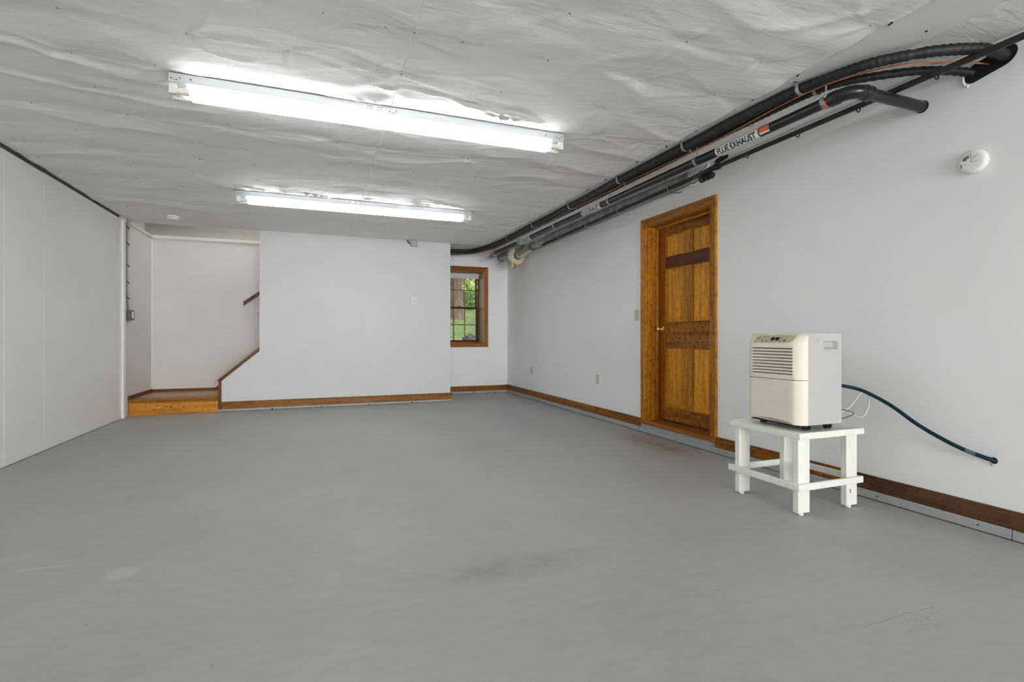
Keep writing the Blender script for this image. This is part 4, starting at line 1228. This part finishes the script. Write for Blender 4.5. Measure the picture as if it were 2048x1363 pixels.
# ------------------------------------------------------------------ electrical bits
def outlet(y, z, label):
    o = thing('wall_outlet', (WR, y, z), label, 'outlet', 'ivory outlets on the right wall')
    MB().box(WR - 0.006, WR, y - 0.035, y + 0.035, z - 0.058, z + 0.058).build('cover_plate', M['plate'], o, bevel=0.003)
    for dz in (-0.02, 0.02):
        r_ = MB().lathe((WR - 0.006, y, z + dz), (WR - 0.009, y, z + dz), [(0, 0.017), (1, 0.0165)], 16).build('receptacle', M['plate'], o)
        MB().box(WR - 0.0095, WR - 0.0085, y - 0.008, y - 0.0055, z + dz - 0.004, z + dz + 0.007).box(WR - 0.0095, WR - 0.0085, y + 0.0055, y + 0.008, z + dz - 0.004, z + dz + 0.007).build('plug_slot', M['slot'], r_)
    MB().cyl((WR - 0.006, y, z), (WR - 0.0075, y, z), 0.0035, seg=10).build('screw', M['galv'], o)
outlet(5.448, 0.480, 'ivory outlet on right wall nearer the wooden door')
outlet(7.51, 0.458, 'ivory outlet on right wall nearer the window corner')
sw = thing('light_switch', (WR, 4.623, 1.232), 'ivory light switch plate beside the wooden door frame', 'switch')
MB().box(WR - 0.006, WR, 4.588, 4.658, 1.174, 1.290).build('cover_plate', M['plate'], sw, bevel=0.003)
MB().prism([(WR - 0.006, 1.222), (WR - 0.006, 1.246), (WR - 0.018, 1.238), (WR - 0.019, 1.231)], 1, 4.618, 4.628).build('toggle', M['plate'], sw, smooth=False)
for z in (1.20, 1.264):
    MB().cyl((WR - 0.006, 4.623, z), (WR - 0.0075, 4.623, z), 0.003, seg=8).build('screw', M['slot'], sw)
dm = thing('dimmer_switch', (1.36, YS, 1.55), 'small ivory dimmer switch with round knob on stair partition', 'switch')
MB().box(1.325, 1.395, YS - 0.006, YS, 1.492, 1.607).build('cover_plate', M['plate_white'], dm, bevel=0.003)
MB().lathe((1.362, YS - 0.006, 1.532), (1.362, YS - 0.02, 1.532), [(0, 0.019), (0.7, 0.017), (1, 0.013)], 20).build('dimmer_knob', M['plate_white'], dm)
jb = thing('junction_box', (1.36, YS, 2.42), 'pale grey junction box with red conduit under the ceiling', 'electrical box')
MB().box(1.302, 1.405, YS - 0.05, YS, 2.362, 2.452).build('box', M['blue_box'], jb, bevel=0.004)
for x in (1.315, 1.392):
    MB().cyl((x, YS - 0.049, 2.372), (x, YS - 0.054, 2.372), 0.006, seg=8).build('screw', M['screw'], jb)
MB().tube(smooth_path([(1.305, YS - 0.025, 2.412), (1.285, YS - 0.025, 2.413), (1.266, YS - 0.025, 2.428), (1.262, YS - 0.025, 2.462)], 0.008), 0.013, 12).build('conduit_elbow', M['red'], jb)
jl = thing('junction_box', (-2.2, 7.75, 1.27), 'dark grey utility outlet box on left wall by stairs', 'electrical box')
JX = WL
MB().box(JX, JX + 0.055, 7.64, 7.735, 1.205, 1.335).build('box', M['grey_box'], jl, bevel=0.004)
MB().box(JX + 0.01, JX + 0.062, 7.745, 7.753, 1.215, 1.330).build('receptacle_yoke', M['galv'], jl)
MB().box(JX + 0.052, JX + 0.066, 7.675, 7.705, 1.232, 1.318).build('receptacle', M['plate_white'], jl, bevel=0.003)
MB().box(JX, JX + 0.045, 7.753, 7.80, 1.21, 1.33).build('side_bracket', M['slot'], jl, bevel=0.004)
MB().box(JX + 0.03, JX + 0.05, 7.775, 7.80, 1.262, 1.29).build('brass_terminal', M['brass'], jl)
for k, (yy, mat, rr, lab) in enumerate(((7.635, 'slot', 0.0055, 'leftmost dark grey cable running down beside white corner trim'),
                                        (7.662, 'cable', 0.0075, 'middle ivory cable running down to the grey box'),
                                        (7.690, 'cable', 0.0055, 'rightmost ivory cable running down to the grey box'))):
    c = thing('cable', (JX + 0.02, yy, 1.35), lab, 'cable', 'cables down to the left wall box')
    pts = [(JX + 0.02, yy - 0.025, 2.46), (JX + 0.012, yy - 0.022, 2.30), (JX + 0.012, yy - 0.02, 1.95), (JX + 0.012, yy - 0.018, 1.6), (JX + 0.016, yy - 0.012, 1.46), (JX + 0.024, yy, 1.335)]
    MB().tube(smooth_path(pts, 0.04), rr, 8).build('sheath', M[mat], c)
    if k == 1:
        for z in (2.36, 2.16, 1.89, 1.68, 1.485):
            MB().tube([(JX + 0.022, yy - 0.055, z + 0.006), (JX + 0.030, yy - 0.02, z), (JX + 0.022, yy + 0.02, z - 0.012)], 0.006, 8).build('cable_clip', M['black'], c)

sd = thing('smoke_detector', (-1.62, 7.14, 2.45), 'small white round smoke detector on far ceiling near stairs', 'smoke detector')
c0 = Vector((-1.62, 7.14, CZ - 0.012))
MB().lathe(c0 + Vector((0, 0, 0.004)), c0 + Vector((0, 0, -0.014)), [(0, 0.064), (0.8, 0.066), (1, 0.064)], 28).build('base', M['detector'], sd)
MB().lathe(c0 + Vector((0, 0, -0.012)), c0 + Vector((0, 0, -0.024)), [(0, 0.058), (1, 0.058)], 28).build('vent_ring', M['slot'], sd)
for k in range(14):
    a = 2 * math.pi * k / 14
    ca, sa = math.cos(a), math.sin(a)
    MB().obox(c0 + Vector((0.060 * ca, 0.060 * sa, -0.018)), (ca, sa, 0), (-sa, ca, 0), (0, 0, 1), 0.004, 0.009, 0.007).build('vent_rib', M['detector'], sd)
MB().lathe(c0 + Vector((0, 0, -0.024)), c0 + Vector((0, 0, -0.046)), [(0, 0.064), (0.3, 0.066), (0.75, 0.058), (1, 0.040)], 28).build('cap', M['detector'], sd)

al = thing('gas_alarm', (WR, 1.617, 1.91), 'flat white round alarm with black arc slots on near right wall', 'alarm')
ac = Vector((WR, 1.617, 1.911))
MB().lathe(ac, ac + Vector((-0.034, 0, 0)), [(0, 0.061), (0.55, 0.063), (0.75, 0.061), (0.92, 0.055), (1.0, 0.044)], 36).build('housing', M['detector'], al, angle=50)
def on_face(u, v, x=-0.0345):      # u to the viewer's right along -Y, v up
    return ac + Vector((x, -u, v))
for rr in (0.020, 0.026, 0.032):
    mb = MB().tube([on_face(-0.006 - rr * math.sin(a), -0.0 + rr * math.cos(a)) for a in [math.radians(5 + 65 * k / 8) for k in range(9)]], 0.0017, 6)
    mb.build('sound_slot', M['hole'], al)
mb = MB()
for (a, c_) in (((0.0, 0.012), (0.0, 0.040)), ((0.0, 0.006), (0.026, 0.022)), ((0.0, -0.006), (0.0, 0.006)), ((0.0, -0.006), (0.028, -0.002))):
    mb.tube([on_face(*a), on_face(*c_)], 0.0009, 6)
mb.build('button_outline', M['grey_print'], al)
MB().cyl(on_face(-0.026, -0.012, -0.034), on_face(-0.026, -0.012, -0.036), 0.0022, seg=8).build('indicator_light', M['grey_print'], al)
MB().obox(on_face(-0.042, -0.016, -0.033), (1, 0, 0), (0, 1, 0), (0, 0, 1), 0.0015, 0.0025, 0.009).build('name_print', M['grey_print'], al)

# ------------------------------------------------------------------ white stand
sn = thing('wooden_stand', (2.75, 2.31, 0), 'low white painted wooden stand with braced square legs', 'stand')
for (x, y) in ((2.50, 2.077), (2.50, 2.502), (2.884, 2.077), (2.884, 2.502)):
    lg = MB().box(x, x + 0.088, y, y + 0.038, 0.012, 0.436).build('leg', M['stand'], sn, bevel=0.004)
    MB().lathe((x + 0.035, y + 0.016, 0.0), (x + 0.035, y + 0.016, 0.013), [(0, 0.014), (0.8, 0.014), (1, 0.010)], 14).build('foot_glide', M['label_white'], lg)
MB().box(2.481, 2.50, 2.058, 2.578, 0.143, 0.181).build('brace', M['stand'], sn, bevel=0.003)
MB().box(2.5005, 3.000, 2.058, 2.077, 0.143, 0.181).build('brace', M['stand'], sn, bevel=0.003)
MB().box(2.50, 3.000, 2.540, 2.559, 0.143, 0.181).build('brace', M['stand'], sn, bevel=0.003)
MB().box(2.972, 2.991, 2.078, 2.539, 0.143, 0.181).build('brace', M['stand'], sn, bevel=0.003)
MB().box(2.49, 2.51, 2.06, 2.575, 0.427, 0.463).build('top_edging', M['stand'], sn, bevel=0.003)
MB().box(2.51, 3.01, 2.06, 2.08, 0.427, 0.463).build('top_edging', M['stand'], sn, bevel=0.003)
MB().box(2.51, 3.01, 2.555, 2.575, 0.427, 0.463).build('top_edging', M['stand'], sn, bevel=0.003)
MB().box(2.99, 3.01, 2.08, 2.555, 0.427, 0.463).build('top_edging', M['stand'], sn, bevel=0.003)
MB().box(2.51, 2.99, 2.08, 2.555, 0.436, 0.4585).build('top_panel', M['stand'], sn)
MB().obox((2.913, 2.0766, 0.098), (1, 0, 0.2), (0, 1, 0), (-0.2, 0, 1), 0.0035, 0.001, 0.012).build('paint_chip', M['old_copper'], sn)

# ------------------------------------------------------------------ dehumidifier
dh = thing('dehumidifier', (2.7, 2.3, 0.4585), 'cream and white dehumidifier on casters standing on the white stand', 'dehumidifier')
XB0, XB1, YD0, YD1, ZD0, ZD1 = 2.60, 2.875, 2.102, 2.498, 0.494, 1.018
# cabinet with a hand grip pocket in the near side
bm_ = MB()
hx0, hx1, hz0, hz1 = 2.735, 2.838, 0.928, 0.973
xs_, zs_ = (XB0, hx0, hx1, XB1), (ZD0, hz0, hz1, ZD1)
for i in range(3):
    for j in range(3):
        if (i, j) == (1, 1):
            continue
        bm_.add([(xs_[i], YD0, zs_[j]), (xs_[i + 1], YD0, zs_[j]), (xs_[i + 1], YD0, zs_[j + 1]), (xs_[i], YD0, zs_[j + 1])], [(0, 1, 2, 3)])
pk = [(hx0, hz0), (hx1, hz0), (hx1, hz1), (hx0, hz1)]
pkd = [(hx0 + 0.006, hz0 + 0.012), (hx1 - 0.010, hz0 + 0.012), (hx1 - 0.010, hz1 - 0.002), (hx0 + 0.006, hz1 - 0.002)]
vs = [(p[0], YD0, p[1]) for p in pk] + [(p[0], YD0 + 0.028, p[1]) for p in pkd]
bm_.add(vs, [(i, (i + 1) % 4, 4 + (i + 1) % 4, 4 + i) for i in range(4)] + [(4, 5, 6, 7)])
bm_.add([(x, y, z) for x in (XB0, XB1) for y in (YD0, YD1) for z in (ZD0, ZD1)], [(0, 1, 3, 2), (4, 6, 7, 5), (2, 3, 7, 6), (0, 2, 6, 4), (1, 5, 7, 3)])
cab = bm_.build('cabinet', M['body'], dh, smooth=False)
bmx = bmesh.new(); bmx.from_mesh(cab.data); bmesh.ops.remove_doubles(bmx, verts=bmx.verts, dist=1e-5); bmesh.ops.recalc_face_normals(bmx, faces=bmx.faces); bmx.to_mesh(cab.data); bmx.free()
bv = cab.modifiers.new('bevel', 'BEVEL'); bv.width = 0.007; bv.segments = 3; bv.limit_method = 'ANGLE'
mb = MB()
fr = 0.007
for (a, c_, e, g) in ((hx0 - fr, hx1 + fr, hz1, hz1 + fr), (hx0 - fr, hx1 + fr, hz0 - fr, hz0), (hx0 - fr, hx0, hz0, hz1), (hx1, hx1 + fr, hz0, hz1)):
    mb.box(a, c_, YD0 - 0.003, YD0 + 0.002, e, g)
mb.build('handle_rim', M['body'], cab, bevel=0.002)
for x in (2.632, 2.842):
    MB().cyl((x, YD0, ZD0 + 0.022), (x, YD0 - 0.002, ZD0 + 0.022), 0.0035, seg=8).build('screw', M['galv'], cab)
MB().box(2.668, 2.676, YD0 - 0.0006, YD0, 0.976, 0.984).box(2.685, 2.692, YD0 - 0.0006, YD0, 0.968, 0.984).build('sticker_residue', M['strip'], cab)
# moulded front: plan outline bowed at both sides, top sloping back
PLAN = [(0.062, 2.099), (0.048, 2.101), (0.032, 2.110), (0.014, 2.126), (0.004, 2.140), (0.0, 2.150), (0.0, 2.178), (0.0, 2.300), (0.0, 2.412), (0.0, 2.442), (0.004, 2.460), (0.014, 2.474), (0.032, 2.490), (0.048, 2.499), (0.062, 2.501)]
XF = 2.540
def loft(levels, mat, name, skip=None, bottom=None):
    vs, fs = [], []
    n = len(PLAN)
    for (z, dx) in levels:
        for k, (px, py) in enumerate(PLAN):
            zz = z
            vs.append((min(XF + px + dx * (1 - px / 0.075), XB0 + 0.002), py, zz))
    if bottom:
        for k in range(n):
            x, y, z = vs[k]
            vs[k] = (x, y, z + bottom[k])
    for i in range(len(levels) - 1):
        for k in range(n - 1):
            if skip and skip(i, k):
                continue
            fs.append((i * n + k, i * n + k + 1, (i + 1) * n + k + 1, (i + 1) * n + k))
    b0 = len(vs)
    # close top / bottom toward the cabinet
    fs.append(tuple(range((len(levels) - 1) * n, len(levels) * n)))
    fs.append(tuple(range(n))[::-1])
    o = MB().add(vs, fs).build(name, mat, dh, angle=30)
    return o
GZ0, GZ1 = 0.780, 0.934
front = loft([(0.752, 0), (GZ0, 0), (GZ1, 0), (0.952, 0.0), (0.962, 0.003), (0.982, 0.017), (1.002, 0.032), (1.013, 0.042), (1.020, 0.056)], M['cover'], 'front_cover', skip=lambda i, k: i == 1 and 5 <= k <= 8)
bucket = loft([(0.494, 0.003), (0.520, 0.0), (0.7485, 0)], M['cover'], 'water_bucket', bottom=[0, 0, 0, 0, 0, 0.001, 0.015, 0.020, 0.015, 0.001, 0, 0, 0, 0, 0])
MB().box(2.560, 2.60, 2.130, 2.47, 0.746, 0.754).build('seam_shadow', M['slot'], bucket)
MB().box(XF + 0.005, XF + 0.05, 2.150, 2.440, 0.500, 0.514).build('bucket_grip', M['cover'], bucket, bevel=0.003)
gr = MB().box(XF + 0.016, XF + 0.024, 2.150, 2.442, GZ0, GZ1).build('grille', M['hole'], dh)
pitch = (GZ1 - GZ0 - 0.0055) / 8
for k in range(8):
    z0 = GZ0 + 0.0055 + k * pitch
    MB().prism([(XF - 0.0005, z0), (XF - 0.0005, z0 + pitch - 0.0074), (XF + 0.017, z0 + pitch - 0.003), (XF + 0.017, z0 + 0.004)], 1, 2.150, 2.442).build('slat', M['cover'], gr, smooth=False)
# control panel lies on the sloping top of the cover
sl0, sl1 = Vector((XF + 0.0040, 0, 0.9645)), Vector((XF + 0.0365, 0, 1.0085))
sd_ = (sl1 - sl0).normalized()
sn_ = Vector((-sd_.z, 0, sd_.x))
def on_panel(y, t, n=0.0):
    p = sl0 + (sl1 - sl0) * t + sn_ * n
    return Vector((p.x, y, p.z))
pl = [(2.437, 0.0), (2.178, 0.0), (2.158, 0.25), (2.145, 1.0), (2.420, 1.0)]
vs = [on_panel(y, t, 0.0015) for y, t in pl] + [on_panel(y, t, -0.004) for y, t in pl]
n = len(pl)
cpn = MB().add(vs, [tuple(range(n)), tuple(range(n, 2 * n))[::-1]] + [(i, (i + 1) % n, n + (i + 1) % n, n + i) for i in range(n)]).build('control_panel', M['tan'], dh, smooth=False)
def pad(name, y, t, hy, ht, mat, rnd=False):
    c_ = on_panel(y, t, 0.002)
    if rnd:
        o_ = MB().lathe(c_ - sn_ * 0.001, c_ + sn_ * 0.0015, [(0, hy), (1, hy * 0.9)], 14).build(name, M[mat], cpn)
    else:
        o_ = MB().obox(c_, (0, 1, 0), sd_, sn_, hy, ht, 0.0014).build(name, M[mat], cpn)
    return o_
pad('display', 2.300, 0.50, 0.0125, 0.011, 'hole')
pad('display', 2.268, 0.50, 0.0125, 0.011, 'hole')
for y in (2.370, 2.340):
    pad('button', y, 0.22, 0.006, 0.003, 'grey_print')
    pad('indicator', y, 0.78, 0.0012, 0.003, 'grey_print')
pad('button', 2.240, 0.55, 0.004, 0.0035, 'grey_print')
pad('button', 2.242, 0.22, 0.004, 0.0035, 'grey_print')
pad('power_button', 2.213, 0.26, 0.009, 0.004, 'grey_box', True)
for y in (2.303, 2.272):
    pad('caption', y, 0.14, 0.007, 0.0012, 'grey_print')
pad('caption', 2.206, 0.85, 0.004, 0.0012, 'grey_print')
mb = MB()
mb.tube([on_panel(2.422 - 0.032 * k / 16, 0.56 + 0.09 * math.sin(k * 1.9), 0.002) for k in range(17)], 0.0009, 6)
mb.build('script_print', M['blue_print'], cpn)
MB().box(2.565, 2.85, 2.13, 2.47, 0.486, 0.4955).build('base_tray', M['black'], dh)
for (x, y) in ((2.650, 2.150), (2.650, 2.452), (2.820, 2.150), (2.820, 2.452)):
    cs = MB().cyl((x, y, 0.478), (x, y, 0.490), 0.012, seg=12).build('caster', M['black'], dh)
    for s_ in (-1, 1):
        MB().lathe((x + s_ * 0.005, y, 0.4755), (x + s_ * 0.019, y, 0.4755), [(0, 0.016), (0.15, 0.017), (0.85, 0.017), (1, 0.014)], 18).build('wheel', M['black'], cs)

# hose and cord behind the machine
hs = thing('drain_hose', (3.0, 1.9, 0.5), 'dark teal hose from dehumidifier to hole in right wall', 'hose')
hp_ = smooth_path([(2.8765, 2.30, 0.715), (2.93, 2.225, 0.712), (2.98, 2.17, 0.702), (3.05, 2.114, 0.681), (3.09, 2.038, 0.639), (3.11, 1.953, 0.588), (3.12, 1.854, 0.519), (3.13, 1.749, 0.462), (3.15, 1.656, 0.417), (3.17, 1.58, 0.390), (3.20, 1.537, 0.373), (3.225, 1.51, 0.362)], 0.02)
MB().tube(hp_, 0.0105, 14).build('tube', M['hose'], hs)
MB().tube(hp_[-7:-4], 0.0113, 14).build('worn_collar', M['grey_box'], hs)
MB().lathe((WR - 0.002, 1.537, 0.373), (WR + 0.002, 1.537, 0.373), [(0, 0.016), (1, 0.017)], 18).build('hose_opening', M['hole'], wr)
MB().tube([(WR - 0.002, 1.552, 0.358), (WR - 0.008, 1.546, 0.350), (WR - 0.006, 1.54, 0.346)], 0.0022, 6).build('torn_paper', M['old_copper'], wr)
pcd = thing('power_cord', (3.0, 2.1, 0.6), 'ivory power cord looped behind the dehumidifier', 'cord')
MB().tube(smooth_path([(2.8775, 2.18, 0.530), (2.93, 2.133, 0.555), (2.98, 2.126, 0.583), (3.02, 2.118, 0.624), (3.05, 2.110, 0.663), (3.068, 2.093, 0.676), (3.085, 2.088, 0.661), (3.088, 2.085, 0.619), (3.085, 2.09, 0.574), (3.07, 2.098, 0.534), (3.05, 2.114, 0.515), (3.03, 2.136, 0.527), (2.98, 2.146, 0.552), (2.93, 2.16, 0.566), (2.8775, 2.20, 0.57)], 0.01), 0.004, 10).build('loop', M['cord'], pcd)
MB().tube(smooth_path([(2.8775, 2.17, 0.505), (2.93, 2.133, 0.513), (2.96, 2.112, 0.528), (2.98, 2.102, 0.542), (2.955, 2.108, 0.556), (2.92, 2.135, 0.566)], 0.01), 0.004, 10).build('loop', M['slot'], pcd)

# ------------------------------------------------------------------ garden seen through the window
gx = np.linspace(-6, 22, 29)
gy = np.concatenate([np.linspace(8.995, 14, 12), np.linspace(15, 60, 16)])
def ground_z(x, y):
    z = 0.85 + 0.025 * (min(y, 11) - 9)
    if y > 11:
        z += 0.118 * (min(y, 22) - 11)
    if y > 22:
        z += 0.03 * (y - 22)
    return z + 0.04 * math.sin(x * 0.7 + y * 0.35) * min(1, max(0, (y - 10.5) / 6))
vs = [(x, y, ground_z(x, y)) for x in gx for y in gy]
ny = len(gy)
fs = [(i * ny + j, (i + 1) * ny + j, (i + 1) * ny + j + 1, i * ny + j + 1) for i in range(len(gx) - 1) for j in range(ny - 1)]
struct(MB().add(vs, fs).build('ground', M['lawn']), 'sloping green lawn outside the window', 'lawn')
sx_, sy_ = np.linspace(0.5, 6.5, 25), np.linspace(9.0, 11.45, 8)
vs = [(x, y + (0.12 * math.sin(x * 3.1) if y > 11.2 else 0), ground_z(x, y) + 0.012 + 0.008 * math.sin(x * 9 + y * 7)) for x in sx_ for y in sy_]
fs = [(i * 8 + j, (i + 1) * 8 + j, (i + 1) * 8 + j + 1, i * 8 + j + 1) for i in range(24) for j in range(7)]
struct(MB().add(vs, fs).build('ground', M['dirt']), 'strip of gravelly soil between house and lawn', 'soil')
def leaf_cloud(c, rx, ry, rz, n, size, seed):
    r = np.random.default_rng(seed)
    v = r.normal(size=(n, 3))
    v /= np.linalg.norm(v, axis=1)[:, None]
    v *= (r.random(n) ** 0.45)[:, None]
    p = v * np.array([rx, ry, rz]) + np.array(c)
    a = r.normal(size=(n, 3)); a /= np.linalg.norm(a, axis=1)[:, None]
    b_ = np.cross(a, r.normal(size=(n, 3))); b_ /= np.linalg.norm(b_, axis=1)[:, None]
    s_ = (size * r.uniform(0.6, 1.3, n))[:, None]
    q = np.stack([p - a * s_, p + b_ * s_ * 0.5, p + a * s_, p - b_ * s_ * 0.5], 1).reshape(-1, 3)
    f = np.arange(4 * n).reshape(-1, 4)
    mb = MB()
    mb.v = q.tolist(); mb.f = f.tolist()
    return mb
def tree(x, y, r, h, crown, mat, label, seed):
    z = ground_z(x, y) - 0.1
    t_ = thing('tree', (x, y, z), label, 'tree')
    rr = random.Random(seed)
    pts = [(x + rr.uniform(-0.04, 0.04) * k, y + rr.uniform(-0.04, 0.04) * k, z + h * k / 8) for k in range(9)]
    MB().tube(pts, lambda i: r * (1.35 if i == 0 else 1.0 - 0.06 * i), 14).build('trunk', M['bark'], t_)
    o_ = leaf_cloud((x, y, z + h * crown[0]), crown[1], crown[1], crown[2], crown[3], crown[4], seed).build('foliage', M[mat], t_, smooth=False)
    o_['kind'] = 'stuff'
    return t_
tree(4.42, 17.0, 0.25, 9.0, (0.80, 3.0, 2.2, 2600, 0.12), 'leaf_b', 'broad barked tree trunk close outside the window', 3)
tree(6.9, 27.0, 0.20, 7.5, (0.62, 3.2, 3.6, 15000, 0.085), 'leaf_a', 'yellow green leafy tree behind the broad trunk', 5)
tree(9.8, 34.0, 0.22, 9.0, (0.55, 4.0, 4.6, 12000, 0.11), 'leaf_a', 'tall pale leafy tree at far right of the lawn', 6)
tree(0.6, 38.0, 0.25, 10.0, (0.50, 4.5, 5.0, 12000, 0.13), 'leaf_b', 'mid green tree farthest behind the lawn', 8)
def bush(x, y, r, h, mat, label, seed, n=3000, size=0.05):
    z = ground_z(x, y)
    b_ = thing('bush', (x, y, z), label, 'bush')
    o_ = leaf_cloud((x, y, z + h * 0.5), r, r * 0.8, h * 0.55, n, size, seed).build('foliage', M[mat], b_, smooth=False)
    o_['kind'] = 'stuff'
    MB().tube([(x, y, z - 0.05), (x + 0.02, y, z + h * 0.6)], 0.03, 8).build('stem', M['bark'], b_)
bush(4.35, 18.4, 0.55, 0.40, 'leaf_c', 'dark low bush around the broad trunk', 21)
bush(8.3, 27.5, 1.5, 1.3, 'leaf_b', 'green bush to the right beyond the lawn', 22, 5000, 0.06)
bush(6.0, 30.0, 1.2, 1.2, 'leaf_b', 'green bush in the middle beyond the lawn', 23, 4000, 0.06)
# rock and gravel just below the sash
rk = bmesh.new()
bmesh.ops.create_icosphere(rk, subdivisions=3, radius=1.0)
for v in rk.verts:
    n_ = 1 + 0.18 * math.sin(v.co.x * 5 + 1) * math.cos(v.co.y * 4) + 0.10 * math.sin(v.co.z * 9 + v.co.x * 7)
    v.co = Vector((v.co.x * 0.17 * n_ + 3.20, v.co.y * 0.14 * n_ + 11.0, max(v.co.z, -0.4) * 0.125 * n_ + 0.935))
mb = MB(); rk.verts.index_update()
mb.add([v.co for v in rk.verts], [[v.index for v in f.verts] for f in rk.faces])
rk.free()
tag(mb.build('rock', M['rock'], angle=25), 'dark grey rock on ground just outside window', 'rock')
r = np.random.default_rng(5)
n_g = 12000
px = r.uniform(1.2, 7.5, n_g); py = 11.5 + 12 * r.random(n_g) ** 1.4
vs, fs = [], []
for k in range(n_g):
    z = ground_z(px[k], py[k])
    a = r.uniform(0, 6.28); hgt = r.uniform(0.02, 0.05); wd = 0.008
    i = len(vs)
    vs += [(px[k] - wd * math.cos(a), py[k] - wd * math.sin(a), z - 0.01), (px[k] + wd * math.cos(a), py[k] + wd * math.sin(a), z - 0.01), (px[k] + r.uniform(-0.03, 0.03), py[k] + r.uniform(-0.03, 0.03), z + hgt)]
    fs.append((i, i + 1, i + 2))
go = MB().add(vs, fs).build('grass', M['blade'], smooth=False)
go['kind'] = 'stuff'
tag(go, 'tufts of green grass on the lawn outside', 'grass')
